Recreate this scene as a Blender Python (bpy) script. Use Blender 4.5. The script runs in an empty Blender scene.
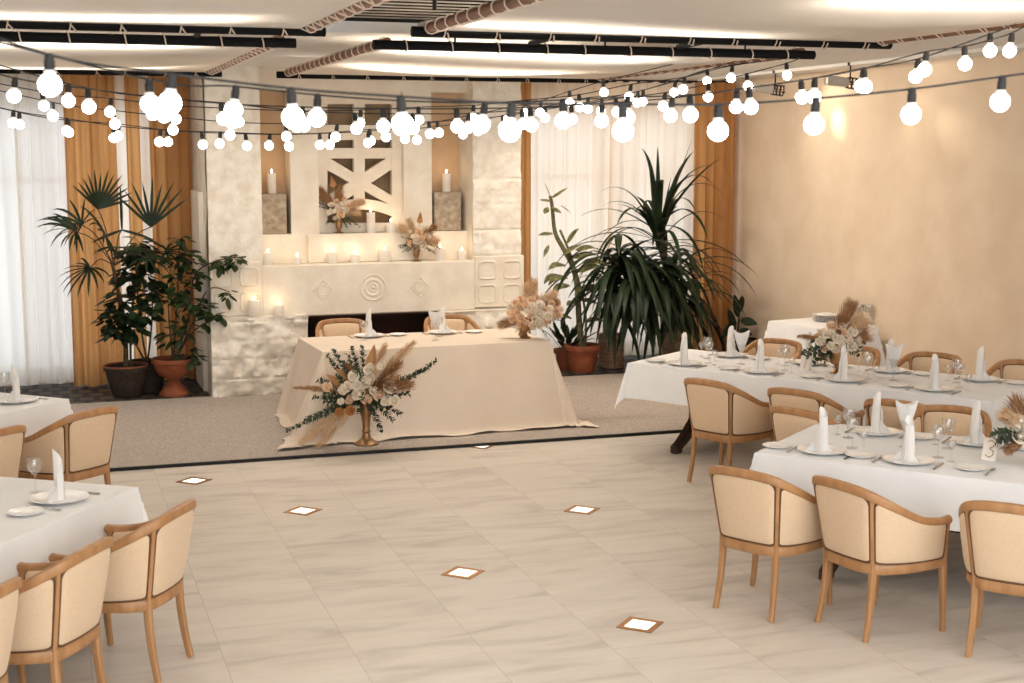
import bpy, math, random
from math import sin, cos, pi, radians, sqrt, atan2, hypot, atan, tan
from mathutils import Vector, Matrix, noise

random.seed(7)
SC = bpy.context.scene
COL = SC.collection
V = Vector

# ------------------------------------------------------------------ camera
HC = 2.55
PITCH = atan(191.5 / 1422.0)
YAW = radians(18.4)
cam_d = bpy.data.cameras.new('camera')
cam = bpy.data.objects.new('camera', cam_d)
COL.objects.link(cam)
cam.location = (0, 0, HC)
cam.rotation_euler = (pi / 2 - PITCH, 0, -YAW)
cam_d.lens = 50.0
cam_d.sensor_width = 36.0
cam_d.clip_start = 0.05
cam_d.dof.use_dof = True
cam_d.dof.focus_distance = 10.5
cam_d.dof.aperture_fstop = 4.0
SC.camera = cam
FWD = V((sin(YAW) * cos(PITCH), cos(YAW) * cos(PITCH), -sin(PITCH)))
RGT = V((cos(YAW), -sin(YAW), 0))
UPV = RGT.cross(FWD)


def ray(x, y):
    return FWD + RGT * ((x - 512) / 1422.0) + UPV * ((341.5 - y) / 1422.0)


def at_z(x, y, z=0.0):
    r = ray(x, y)
    return V((0, 0, HC)) + r * ((z - HC) / r.z)


def at_y(x, y, yy):
    r = ray(x, y)
    return V((0, 0, HC)) + r * (yy / r.y)


def at_x(x, y, xx):
    r = ray(x, y)
    return V((0, 0, HC)) + r * (xx / r.x)


def at_d(x, y, d):
    return V((0, 0, HC)) + ray(x, y) * d


# ------------------------------------------------------------------ colours and materials
def lin(c):
    return tuple(((v / 12.92) if v <= 0.04045 else ((v + 0.055) / 1.055) ** 2.4) for v in c)


def rgb(r, g, b):
    return lin((r / 255, g / 255, b / 255)) + (1.0,)


def nodes_of(m):
    m.use_nodes = True
    nt = m.node_tree
    return nt, nt.nodes, nt.links


def mat(name, col, rough=0.6, metal=0.0, col2=None, scale=8.0, detail=4.0, bump=0.0, bscale=None, spec=0.5,
        trans=0.0, stretch=None, sheen=0.0, contrast=(0.35, 0.65)):
    m = bpy.data.materials.new(name)
    nt, N, L = nodes_of(m)
    b = N['Principled BSDF']
    b.inputs['Base Color'].default_value = col
    b.inputs['Roughness'].default_value = rough
    b.inputs['Metallic'].default_value = metal
    b.inputs['Specular IOR Level'].default_value = spec
    if sheen:
        b.inputs['Sheen Weight'].default_value = sheen
    co = N.new('ShaderNodeTexCoord')
    mp = N.new('ShaderNodeMapping')
    L.new(co.outputs['Object'], mp.inputs['Vector'])
    if stretch:
        mp.inputs['Scale'].default_value = stretch
    if col2 is not None:
        nz = N.new('ShaderNodeTexNoise')
        nz.inputs['Scale'].default_value = scale
        nz.inputs['Detail'].default_value = detail
        L.new(mp.outputs[0], nz.inputs['Vector'])
        cr = N.new('ShaderNodeValToRGB')
        cr.color_ramp.elements[0].position = contrast[0]
        cr.color_ramp.elements[1].position = contrast[1]
        cr.color_ramp.elements[0].color = col
        cr.color_ramp.elements[1].color = col2
        L.new(nz.outputs['Fac'], cr.inputs['Fac'])
        L.new(cr.outputs['Color'], b.inputs['Base Color'])
    if bump:
        nb = N.new('ShaderNodeTexNoise')
        nb.inputs['Scale'].default_value = bscale or scale
        nb.inputs['Detail'].default_value = 6.0
        L.new(mp.outputs[0], nb.inputs['Vector'])
        bp = N.new('ShaderNodeBump')
        bp.inputs['Strength'].default_value = bump
        bp.inputs['Distance'].default_value = 0.02
        L.new(nb.outputs['Fac'], bp.inputs['Height'])
        L.new(bp.outputs['Normal'], b.inputs['Normal'])
    if trans:
        out = N['Material Output']
        t = N.new('ShaderNodeBsdfTranslucent')
        t.inputs['Color'].default_value = col
        mx = N.new('ShaderNodeMixShader')
        mx.inputs[0].default_value = trans
        L.new(b.outputs[0], mx.inputs[1])
        L.new(t.outputs[0], mx.inputs[2])
        L.new(mx.outputs[0], out.inputs['Surface'])
        if col2 is not None:
            L.new(cr.outputs['Color'], t.inputs['Color'])
    return m


def emit(name, col, strength):
    m = bpy.data.materials.new(name)
    nt, N, L = nodes_of(m)
    b = N['Principled BSDF']
    b.inputs['Base Color'].default_value = (0.9, 0.9, 0.9, 1)
    b.inputs['Emission Color'].default_value = col
    b.inputs['Emission Strength'].default_value = strength
    return m


def glass_mat(name, tint=(1, 1, 1, 1), refl=0.12):
    m = bpy.data.materials.new(name)
    nt, N, L = nodes_of(m)
    N.remove(N['Principled BSDF'])
    out = N['Material Output']
    t = N.new('ShaderNodeBsdfTransparent')
    t.inputs['Color'].default_value = tint
    g = N.new('ShaderNodeBsdfGlossy')
    g.inputs['Roughness'].default_value = 0.03
    lw = N.new('ShaderNodeLayerWeight')
    lw.inputs['Blend'].default_value = 0.25
    mr = N.new('ShaderNodeMapRange')
    mr.inputs['To Min'].default_value = refl * 0.6
    mr.inputs['To Max'].default_value = 0.55
    mx = N.new('ShaderNodeMixShader')
    L.new(lw.outputs['Facing'], mr.inputs['Value'])
    L.new(mr.outputs[0], mx.inputs[0])
    L.new(t.outputs[0], mx.inputs[1])
    L.new(g.outputs[0], mx.inputs[2])
    L.new(mx.outputs[0], out.inputs['Surface'])
    return m


def sheer_mat(name, col, transp=0.35, transl=0.6):
    m = bpy.data.materials.new(name)
    nt, N, L = nodes_of(m)
    N.remove(N['Principled BSDF'])
    out = N['Material Output']
    d = N.new('ShaderNodeBsdfDiffuse')
    d.inputs['Color'].default_value = col
    t = N.new('ShaderNodeBsdfTranslucent')
    t.inputs['Color'].default_value = col
    m1 = N.new('ShaderNodeMixShader')
    m1.inputs[0].default_value = transl
    L.new(d.outputs[0], m1.inputs[1])
    L.new(t.outputs[0], m1.inputs[2])
    tr = N.new('ShaderNodeBsdfTransparent')
    m2 = N.new('ShaderNodeMixShader')
    m2.inputs[0].default_value = transp
    L.new(m1.outputs[0], m2.inputs[1])
    L.new(tr.outputs[0], m2.inputs[2])
    L.new(m2.outputs[0], out.inputs['Surface'])
    return m


def marble_floor_mat():
    m = bpy.data.materials.new('marble_tiles')
    nt, N, L = nodes_of(m)
    b = N['Principled BSDF']
    b.inputs['Roughness'].default_value = 0.42
    b.inputs['Specular IOR Level'].default_value = 0.3
    co = N.new('ShaderNodeTexCoord')
    mp = N.new('ShaderNodeMapping')
    mp.inputs['Location'].default_value = (-1.07, -11.04, 0)
    L.new(co.outputs['Object'], mp.inputs['Vector'])
    br = N.new('ShaderNodeTexBrick')
    br.offset = 0.5
    br.offset_frequency = 2
    br.inputs['Scale'].default_value = 1.0
    br.inputs['Mortar Size'].default_value = 0.002
    br.inputs['Mortar Smooth'].default_value = 0.2
    br.inputs['Brick Width'].default_value = 1.9
    br.inputs['Row Height'].default_value = 0.64
    br.inputs['Color1'].default_value = (0.25, 0.25, 0.25, 1)
    br.inputs['Color2'].default_value = (0.75, 0.75, 0.75, 1)
    br.inputs['Mortar'].default_value = (0.5, 0.5, 0.5, 1)
    # rows run along the depth of the hall: swap the axes
    mp.inputs['Rotation'].default_value = (0, 0, radians(90))
    L.new(mp.outputs[0], br.inputs['Vector'])
    # veins run in flowing diagonal strokes, each slab shifted by its own tone
    m2 = N.new('ShaderNodeMapping')
    m2.inputs['Rotation'].default_value = (0, 0, radians(24))
    m2.inputs['Scale'].default_value = (0.7, 3.4, 1)
    L.new(co.outputs['Object'], m2.inputs['Vector'])
    add = N.new('ShaderNodeVectorMath')
    add.operation = 'MULTIPLY_ADD'
    L.new(br.outputs['Color'], add.inputs[0])
    add.inputs[1].default_value = (5, 5, 5)
    L.new(m2.outputs[0], add.inputs[2])
    nz = N.new('ShaderNodeTexNoise')
    nz.inputs['Scale'].default_value = 1.6
    nz.inputs['Detail'].default_value = 7
    nz.inputs['Roughness'].default_value = 0.62
    nz.inputs['Distortion'].default_value = 0.8
    L.new(add.outputs[0], nz.inputs['Vector'])
    cr = N.new('ShaderNodeValToRGB')
    cr.color_ramp.elements[0].position = 0.3
    cr.color_ramp.elements[1].position = 0.68
    cr.color_ramp.elements[0].color = rgb(188, 178, 168)
    cr.color_ramp.elements[1].color = rgb(219, 210, 199)
    e = cr.color_ramp.elements.new(0.48)
    e.color = rgb(210, 200, 188)
    L.new(nz.outputs['Fac'], cr.inputs['Fac'])
    mx = N.new('ShaderNodeMix')
    mx.data_type = 'RGBA'
    L.new(br.outputs['Fac'], mx.inputs['Factor'])
    L.new(cr.outputs['Color'], mx.inputs[6])
    mx.inputs[7].default_value = rgb(180, 169, 158)
    L.new(mx.outputs[2], b.inputs['Base Color'])
    return m


def strip_tile_mat():
    m = bpy.data.materials.new('dark_paving')
    nt, N, L = nodes_of(m)
    b = N['Principled BSDF']
    b.inputs['Roughness'].default_value = 0.7
    co = N.new('ShaderNodeTexCoord')
    br = N.new('ShaderNodeTexBrick')
    br.offset = 0.5
    br.inputs['Scale'].default_value = 1.0
    br.inputs['Brick Width'].default_value = 0.2
    br.inputs['Row Height'].default_value = 0.24
    br.inputs['Mortar Size'].default_value = 0.035
    br.inputs['Color1'].default_value = rgb(84, 74, 66)
    br.inputs['Color2'].default_value = rgb(64, 54, 47)
    br.inputs['Mortar'].default_value = rgb(12, 10, 9)
    L.new(co.outputs['Object'], br.inputs['Vector'])
    L.new(br.outputs['Color'], b.inputs['Base Color'])
    return m


M = {}
M['floor'] = marble_floor_mat()
M['carpet'] = mat('carpet', rgb(156, 145, 135), 0.95, col2=rgb(190, 178, 167), scale=70, detail=3, bump=0.35, bscale=160, spec=0.1)
M['strip'] = strip_tile_mat()
M['plaster'] = mat('plaster', rgb(222, 200, 174), 0.85, col2=rgb(230, 210, 186), scale=2.2, detail=8, bump=0.4, bscale=5.5, spec=0.2)
M['backwall'] = mat('wall_paint', rgb(214, 198, 178), 0.85, col2=rgb(224, 210, 192), scale=3, bump=0.1, bscale=12, spec=0.2)
M['ceiling'] = mat('ceiling_paint', rgb(232, 231, 229), 0.9, spec=0.1)
M['dark_slat'] = mat('dark_slats', rgb(128, 122, 112), 0.7, col2=rgb(176, 168, 156), scale=3)
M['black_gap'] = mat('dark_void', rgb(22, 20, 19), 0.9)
M['stone'] = mat('split_limestone', rgb(222, 210, 192), 0.95, col2=rgb(240, 233, 221), scale=9, detail=8, bump=0.4, bscale=26, spec=0.1, contrast=(0.28, 0.6))
M['stone_smooth'] = mat('dressed_limestone', rgb(226, 214, 196), 0.9, col2=rgb(236, 227, 212), scale=5, detail=6, bump=0.12, bscale=30, spec=0.15)
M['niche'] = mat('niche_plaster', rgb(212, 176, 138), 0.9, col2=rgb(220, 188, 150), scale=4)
M['lattice'] = mat('lattice_stone', rgb(230, 216, 196), 0.9, col2=rgb(236, 224, 206), scale=8, bump=0.1)
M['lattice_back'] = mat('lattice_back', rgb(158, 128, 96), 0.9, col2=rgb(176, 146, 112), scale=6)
M['block'] = mat('travertine', rgb(150, 132, 112), 0.9, col2=rgb(190, 174, 152), scale=16, detail=9, bump=0.4, bscale=40)
M['firebox'] = mat('firebox', rgb(62, 34, 20), 0.9, col2=rgb(44, 26, 17), scale=6)
M['iron'] = mat('black_iron', rgb(20, 18, 17), 0.6, metal=0.3)
M['wood'] = mat('honey_beech', rgb(160, 114, 72), 0.42, col2=rgb(180, 134, 90), scale=6, detail=6, stretch=(3, 3, 0.6))
M['dark_wood'] = mat('dark_walnut', rgb(44, 28, 19), 0.5, col2=rgb(58, 38, 26), scale=8, stretch=(4, 4, 0.6))
M['cream'] = mat('cream_upholstery', rgb(215, 187, 155), 0.85, col2=rgb(219, 192, 161), scale=60, bump=0.12, bscale=220, spec=0.2, sheen=0.2)
M['piping'] = mat('brown_piping', rgb(92, 60, 34), 0.6)
M['linen'] = mat('white_linen', rgb(244, 244, 244), 0.9, col2=rgb(240, 240, 241), scale=5, bump=0.06, bscale=30, spec=0.15)
M['ivory'] = mat('ivory_cloth', rgb(224, 208, 190), 0.85, col2=rgb(219, 203, 184), scale=3, bump=0.08, bscale=14, spec=0.2)
M['napkin'] = mat('napkin_linen', rgb(246, 243, 240), 0.9, spec=0.15, trans=0.25)
M['china'] = mat('white_china', rgb(244, 241, 237), 0.18, spec=0.6)
M['steel'] = mat('cutlery_steel', rgb(176, 170, 162), 0.22, metal=1.0)
M['glass'] = glass_mat('clear_glass', (0.99, 0.99, 0.985, 1), 0.18)
M['window_glass'] = glass_mat('window_glass', (0.96, 0.98, 1, 1), 0.06)
M['sheer'] = sheer_mat('sheer_voile', rgb(240, 232, 222), 0.04, 0.5)
M['sheer_warm'] = sheer_mat('sheer_voile_warm', rgb(246, 230, 210), 0.03, 0.5)
M['drape'] = mat('tan_drape', rgb(212, 160, 102), 0.8, col2=rgb(200, 146, 88), scale=3, stretch=(6, 6, 0.4), trans=0.5, sheen=0.2)
M['frame_white'] = mat('window_frame', rgb(226, 222, 216), 0.5)
M['pipe'] = mat('black_pipe', rgb(15, 14, 14), 0.8, spec=0.15)
M['fabric'] = mat('stretched_canvas', rgb(240, 230, 216), 0.42, col2=rgb(236, 224, 209), scale=0.8, spec=0.4, trans=0.45)
M['pipe_warm_lit'] = mat('warm_lit_pipe', rgb(118, 76, 46), 0.6)  # black pipe tinted brown, the warm light on it put into its colour
M['cord'] = mat('lacing_cord', rgb(206, 186, 168), 0.8)
M['cable'] = mat('black_cable', rgb(22, 19, 17), 0.6)
M['bulb'] = emit('bulb_glow', (1.0, 0.97, 0.93, 1), 13.0)
M['bulb_neck'] = mat('bulb_collar', rgb(244, 240, 232), 0.4)
M['wax'] = mat('candle_wax', rgb(250, 244, 234), 0.5, trans=0.3)
M['flame'] = emit('flame', (1.0, 0.78, 0.48, 1), 14.0)
M['wick'] = mat('wick', rgb(40, 30, 24), 0.9)
M['terracotta'] = mat('terracotta', rgb(128, 66, 38), 0.8, col2=rgb(146, 80, 48), scale=10)
M['terracotta_dark'] = mat('terracotta_dark', rgb(112, 58, 36), 0.8, col2=rgb(128, 70, 44), scale=10)
M['dark_pot'] = mat('dark_pot', rgb(40, 30, 22), 0.85, col2=rgb(58, 42, 29), scale=20)
M['soil'] = mat('soil', rgb(44, 32, 24), 1.0, bump=0.6, bscale=40)
M['leaf_dark'] = mat('leaf_dark', rgb(26, 38, 22), 0.5, spec=0.3, col2=rgb(36, 52, 28), scale=5, trans=0.12)
M['leaf_mid'] = mat('leaf_mid', rgb(36, 52, 26), 0.5, spec=0.3, col2=rgb(48, 66, 34), scale=5, trans=0.15)
M['leaf_mottled'] = mat('leaf_mottled', rgb(70, 82, 46), 0.5, col2=rgb(150, 140, 96), scale=26, trans=0.15)
M['bark'] = mat('bark', rgb(96, 76, 54), 0.9, col2=rgb(62, 48, 34), scale=20)
M['green_stem'] = mat('green_stem', rgb(84, 84, 50), 0.7, col2=rgb(120, 108, 70), scale=24)
M['basket'] = mat('basket_stone', rgb(168, 138, 112), 0.9, col2=rgb(146, 116, 92), scale=14, bump=0.4, bscale=24)
M['gold'] = mat('antique_gold', rgb(164, 126, 86), 0.42, metal=0.7, col2=rgb(134, 100, 66), scale=14)
M['rose_white'] = mat('rose_white', rgb(250, 238, 220), 0.8, trans=0.2)
M['rose_peach'] = mat('rose_peach', rgb(246, 216, 184), 0.8, trans=0.2)
M['rose_amber'] = mat('rose_amber', rgb(206, 146, 88), 0.8, trans=0.2)
M['pampas'] = mat('pampas', rgb(222, 190, 152), 0.95, trans=0.2)
M['pampas_brown'] = mat('pampas_brown', rgb(172, 128, 88), 0.95, trans=0.2)
M['dried'] = mat('dried_palm', rgb(196, 152, 104), 0.85, trans=0.2)
M['eucalyptus'] = mat('eucalyptus', rgb(52, 66, 48), 0.6, col2=rgb(70, 84, 60), scale=20)
M['card'] = mat('card_stock', rgb(240, 228, 216), 0.8)
M['ink'] = mat('brown_ink', rgb(140, 112, 90), 0.8)
M['brass'] = mat('brass_frame', rgb(168, 118, 62), 0.35, metal=0.8)
M['floor_light'] = emit('floor_light', (1.0, 0.9, 0.74, 1), 1.1)
M['grey_metal'] = mat('grey_metal', rgb(176, 172, 164), 0.4, metal=0.4)


# ------------------------------------------------------------------ mesh building
class MB:
    def __init__(self):
        self.v = []
        self.f = []

    def add(self, vs, fs, M_=None):
        b = len(self.v)
        if M_ is not None:
            self.v += [tuple(M_ @ V(p)) for p in vs]
        else:
            self.v += [tuple(p) for p in vs]
        self.f += [tuple(b + i for i in f) for f in fs]
        return self

    def box(self, lo, hi, M_=None):
        x0, y0, z0 = lo
        x1, y1, z1 = hi
        vs = [(x0, y0, z0), (x1, y0, z0), (x1, y1, z0), (x0, y1, z0), (x0, y0, z1), (x1, y0, z1), (x1, y1, z1), (x0, y1, z1)]
        fs = [(0, 3, 2, 1), (4, 5, 6, 7), (0, 1, 5, 4), (1, 2, 6, 5), (2, 3, 7, 6), (3, 0, 4, 7)]
        return self.add(vs, fs, M_)

    def rbox(self, lo, hi, r=0.01, M_=None):
        """a box with chamfered edges"""
        x0, y0, z0 = lo
        x1, y1, z1 = hi
        ring = lambda k, z: [(x0 + r - k, y0 + 0 + (r - k) * 0 + (r - k), z)] 
        def loop(i, z):
            a, b, c, d = x0 + i, x1 - i, y0 + i, y1 - i
            q = r
            return [(a + q, c, z), (b - q, c, z), (b, c + q, z), (b, d - q, z), (b - q, d, z), (a + q, d, z), (a, d - q, z), (a, c + q, z)]
        rings = [loop(r, z0), loop(0, z0 + r), loop(0, z1 - r), loop(r, z1)]
        vs = [p for R_ in rings for p in R_]
        fs = []
        for k in range(3):
            for i in range(8):
                j = (i + 1) % 8
                fs.append((k * 8 + i, k * 8 + j, k * 8 + 8 + j, k * 8 + 8 + i))
        fs.append(tuple(range(7, -1, -1)))
        fs.append(tuple(range(24, 32)))
        return self.add(vs, fs, M_)

    def grid(self, fn, us, vs_, M_=None, closed=False, flip=False):
        nu, nv = len(us), len(vs_)
        pts = [fn(u, v) for u in us for v in vs_]
        fs = []
        for i in range(nu if closed else nu - 1):
            i2 = (i + 1) % nu
            for j in range(nv - 1):
                q = (i * nv + j, i2 * nv + j, i2 * nv + j + 1, i * nv + j + 1)
                fs.append(q[::-1] if flip else q)
        return self.add(pts, fs, M_)

    def lathe(self, prof, seg=24, M_=None, cap0=True, cap1=True):
        vs = []
        fs = []
        n = len(prof)
        for k in range(seg):
            a = 2 * pi * k / seg
            for r, z in prof:
                vs.append((r * cos(a), r * sin(a), z))
        for k in range(seg):
            k2 = (k + 1) % seg
            for j in range(n - 1):
                fs.append((k * n + j, k2 * n + j, k2 * n + j + 1, k * n + j + 1))
        if cap0 and prof[0][0] > 1e-5:
            fs.append(tuple(k * n for k in range(seg - 1, -1, -1)))
        if cap1 and prof[-1][0] > 1e-5:
            fs.append(tuple(k * n + n - 1 for k in range(seg)))
        return self.add(vs, fs, M_)

    def tube(self, pts, r, seg=8, M_=None, closed=False, caps=True):
        pts = [V(p) for p in pts]
        n = len(pts)
        rs = r if isinstance(r, (list, tuple)) else [r] * n
        vs = []
        up = None
        for i in range(n):
            if closed:
                t = pts[(i + 1) % n] - pts[i - 1]
            else:
                t = pts[min(i + 1, n - 1)] - pts[max(i - 1, 0)]
            if t.length < 1e-9:
                t = V((0, 0, 1))
            t.normalize()
            if up is None:
                up = V((0, 0, 1)) if abs(t.z) < 0.9 else V((0, 1, 0))
            a = t.cross(up)
            if a.length < 1e-6:
                a = t.orthogonal()
            a.normalize()
            up = a.cross(t).normalized()
            for k in range(seg):
                an = 2 * pi * k / seg
                vs.append(pts[i] + (a * cos(an) + up * sin(an)) * rs[i])
        fs = []
        for i in range(n if closed else n - 1):
            i2 = (i + 1) % n
            for k in range(seg):
                k2 = (k + 1) % seg
                fs.append((i * seg + k, i * seg + k2, i2 * seg + k2, i2 * seg + k))
        if caps and not closed:
            fs.append(tuple(range(seg - 1, -1, -1)))
            fs.append(tuple((n - 1) * seg + k for k in range(seg)))
        return self.add(vs, fs, M_)

    def sweep(self, pts, nrm, hw, hh, M_=None, k=10):
        """sweep a rounded bar: nrm = side direction at each point, hw half width, hh half height (lists or floats)"""
        n = len(pts)
        hw = hw if isinstance(hw, (list, tuple)) else [hw] * n
        hh = hh if isinstance(hh, (list, tuple)) else [hh] * n
        vs = []
        for i in range(n):
            p = V(pts[i])
            t = V(pts[min(i + 1, n - 1)]) - V(pts[max(i - 1, 0)])
            a = V(nrm[i]).normalized()
            u = t.normalized().cross(a)
            u.normalize()
            for q in range(k):
                an = 2 * pi * (q + 0.5) / k
                c, s = cos(an), sin(an)
                c = math.copysign(abs(c) ** 0.6, c)
                s = math.copysign(abs(s) ** 0.6, s)
                vs.append(p + a * c * hw[i] + u * s * hh[i])
        fs = []
        for i in range(n - 1):
            for q in range(k):
                q2 = (q + 1) % k
                fs.append((i * k + q, i * k + q2, (i + 1) * k + q2, (i + 1) * k + q))
        fs.append(tuple(range(k - 1, -1, -1)))
        fs.append(tuple((n - 1) * k + q for q in range(k)))
        return self.add(vs, fs, M_)

    def prism(self, poly, vec, M_=None):
        n = len(poly)
        a = [V(p) for p in poly]
        b = [p + V(vec) for p in a]
        fs = [tuple(range(n - 1, -1, -1)), tuple(range(n, 2 * n))]
        for i in range(n):
            j = (i + 1) % n
            fs.append((i, j, n + j, n + i))
        return self.add(a + b, fs, M_)

    def ball(self, c, r, seg=12, rings=8, sq=(1, 1, 1), M_=None):
        prof = [(r * sin(pi * i / rings), -r * cos(pi * i / rings)) for i in range(rings + 1)]
        mm = Matrix.Translation(c) @ Matrix.Diagonal((sq[0], sq[1], sq[2], 1))
        if M_ is not None:
            mm = M_ @ mm
        return self.lathe(prof, seg, mm)

    def build(self, name, material, parent=None, smooth=True, angle=40, M_=None):
        me = bpy.data.meshes.new(name)
        me.from_pydata(self.v, [], self.f)
        me.validate()
        import bmesh as _b
        bm = _b.new()
        bm.from_mesh(me)
        _b.ops.remove_doubles(bm, verts=bm.verts, dist=1e-5)
        _b.ops.recalc_face_normals(bm, faces=bm.faces)
        bm.to_mesh(me)
        bm.free()
        if smooth:
            me.shade_smooth()
            me.set_sharp_from_angle(angle=radians(angle))
        me.materials.append(material)
        o = bpy.data.objects.new(name, me)
        COL.objects.link(o)
        if parent is not None:
            o.parent = parent
        return o


def tag(o, label=None, cat=None, group=None, kind=None):
    if label:
        o['label'] = label
    if cat:
        o['category'] = cat
    if group:
        o['group'] = group
    if kind:
        o['kind'] = kind
    return o


def thing(name, label, cat, loc=(0, 0, 0), rz=0.0, group=None):
    o = bpy.data.objects.new(name, None)
    o.empty_display_size = 0.1
    COL.objects.link(o)
    o.location = loc
    o.rotation_euler = (0, 0, rz)
    return tag(o, label, cat, group)


def struct(name, mb, m, **k):
    o = mb.build(name, m, **k)
    o['kind'] = 'structure'
    return o


def copy_tree(o, parent=None):
    c = o.copy()
    COL.objects.link(c)
    c.parent = parent
    for ch in KIDS.get(o.name, None) or list(o.children):
        copy_tree(ch, c)
    return c


KIDS = {}


def dup(o, loc, rz, label, group=None, scale=None):
    c = copy_tree(o)
    c.location = loc
    c.rotation_euler = (0, 0, rz)
    c['label'] = label
    if group:
        c['group'] = group
    if scale:
        c.scale = scale
    return c


class Proto:
    """first use moves the original, later uses copy it"""

    def __init__(self, root):
        self.root = root
        self.used = False

    def put(self, loc, rz, label, group=None):
        if not self.used:
            self.used = True
            r = self.root
            r.location = loc
            r.rotation_euler = (0, 0, rz)
            r['label'] = label
            if group:
                r['group'] = group
            return r
        return dup(self.root, loc, rz, label, group)


def linspace(a, b, n):
    return [a + (b - a) * i / (n - 1) for i in range(n)]


def herm(ts, vs, t):
    """smooth interpolation through knots"""
    n = len(ts)
    if t <= ts[0]:
        return vs[0]
    if t >= ts[-1]:
        return vs[-1]
    i = 0
    while t > ts[i + 1]:
        i += 1

    def sl(j):
        if j == 0:
            return (vs[1] - vs[0]) / (ts[1] - ts[0])
        if j == n - 1:
            return (vs[-1] - vs[-2]) / (ts[-1] - ts[-2])
        return (vs[j + 1] - vs[j - 1]) / (ts[j + 1] - ts[j - 1])

    h = ts[i + 1] - ts[i]
    u = (t - ts[i]) / h
    return ((2 * u ** 3 - 3 * u ** 2 + 1) * vs[i] + (u ** 3 - 2 * u ** 2 + u) * h * sl(i)
            + (-2 * u ** 3 + 3 * u ** 2) * vs[i + 1] + (u ** 3 - u ** 2) * h * sl(i + 1))


def rnd(a, b):
    return random.uniform(a, b)


CZ = 0.02          # carpet surface
FY = 14.84         # fireplace face
UY = FY + 0.26     # recessed wall above the mantel
WY = 16.08         # window wall
RX = 8.23          # plaster wall
CEIL = 3.40

# ================================================================== SETTING
struct('floor', MB().box((-4.5, -3, -0.2), (RX + 0.2, WY + 0.3, 0.0)), M['floor'], smooth=False)
struct('wall_right', MB().box((RX, -3, 0.0), (RX + 0.2, WY + 0.3, 4.0)), M['plaster'], smooth=False)
struct('wall_left', MB().box((-4.7, -3, 0.0), (-4.5, WY + 0.3, 4.0)), M['backwall'], smooth=False)

# window wall with two large openings
wb = MB()
W1 = (-3.4, 1.25)
W2 = (5.3, 7.75)
wz0, wz1 = 0.12, 3.05
for x0, x1 in ((-4.5, W1[0]), (W1[1], W2[0]), (W2[1], RX)):
    wb.box((x0, WY, 0), (x1, WY + 0.25, 4.0))
for x0, x1 in (W1, W2):
    wb.box((x0, WY, 0), (x1, WY + 0.25, wz0))
    wb.box((x0, WY, wz1), (x1, WY + 0.25, 4.0))
struct('wall_back', wb, M['backwall'], smooth=False)
for k, (x0, x1) in enumerate((W1, W2)):
    f = MB()
    y0, y1 = WY + 0.08, WY + 0.14
    for (a, b, c, d) in ((x0, x1, wz0, wz0 + 0.07), (x0, x1, wz1 - 0.07, wz1), (x0, x0 + 0.07, wz0, wz1), (x1 - 0.07, x1, wz0, wz1), (x0, x1, 2.2, 2.26)):
        f.box((a, y0, c), (b, y1, d))
    nm = 4 if k == 0 else 2
    for i in range(1, nm):
        xm = x0 + (x1 - x0) * i / nm
        f.box((xm - 0.03, y0, wz0), (xm + 0.03, y1, wz1))
    w = struct('window_%d' % (k + 1), f, M['frame_white'], smooth=False)
    MB().box((x0, WY + 0.105, wz0), (x1, WY + 0.112, wz1)).build('pane', M['window_glass'], w, smooth=False)

# ceiling: pale slab with a dark slatted opening over the gap between the canvas panels
OX0, OX1, OY0, OY1 = -0.6, 4.6, 4.0, 10.4
cb = MB()
cb.box((-4.5, OY1, CEIL), (RX, WY + 0.3, CEIL + 0.08))
cb.box((-4.5, -3, CEIL), (RX, OY0, CEIL + 0.08))
cb.box((-4.5, OY0, CEIL), (OX0, OY1, CEIL + 0.08))
cb.box((OX1, OY0, CEIL), (RX, OY1, CEIL + 0.08))
struct('ceiling', cb, M['ceiling'], smooth=False)
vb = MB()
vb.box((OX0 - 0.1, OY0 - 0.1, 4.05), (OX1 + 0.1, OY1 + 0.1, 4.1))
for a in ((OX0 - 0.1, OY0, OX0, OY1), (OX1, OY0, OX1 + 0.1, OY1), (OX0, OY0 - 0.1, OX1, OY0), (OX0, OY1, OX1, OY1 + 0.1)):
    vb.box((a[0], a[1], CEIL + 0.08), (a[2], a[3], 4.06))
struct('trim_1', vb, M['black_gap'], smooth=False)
sl = MB()
y = OY0 + 0.05
while y < OY1 - 0.05:
    sl.box((OX0, y, CEIL + 0.1), (OX1, y + 0.08, CEIL + 0.103))
    y += 0.2
struct('trim_2', sl, M['dark_slat'], smooth=False)

# platform carpet and its dark metal edge
st = MB()
def carpet_z(x, y):
    z = CZ
    d = (y - 12.33) / 0.05
    z += 0.014 * math.exp(-d * d) * (0.75 + 0.25 * noise.noise((x * 1.2, 0, 0)))
    return (x, y, z)
ys = [11.6, 11.9, 12.15] + linspace(12.2, 12.46, 14) + [12.6, 13.5, FY + 0.02]
st.grid(carpet_z, linspace(-4.5, RX, 60), ys)
st.box((-4.5, 11.6, 0.0), (RX, FY + 0.02, CZ - 0.002))
struct('floor_1', st, M['carpet'])
struct('trim_3', MB().box((-4.5, 11.575, 0.0), (RX, 11.6, CZ + 0.006)), M['iron'], smooth=False)
ps = MB()
ps.box((-4.5, FY - 0.07, 0.0), (1.62, WY, CZ + 0.004))
ps.box((5.06, FY - 0.0, 0.0), (RX, WY, CZ + 0.004))
struct('floor_2', ps, M['strip'], smooth=False)


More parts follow.
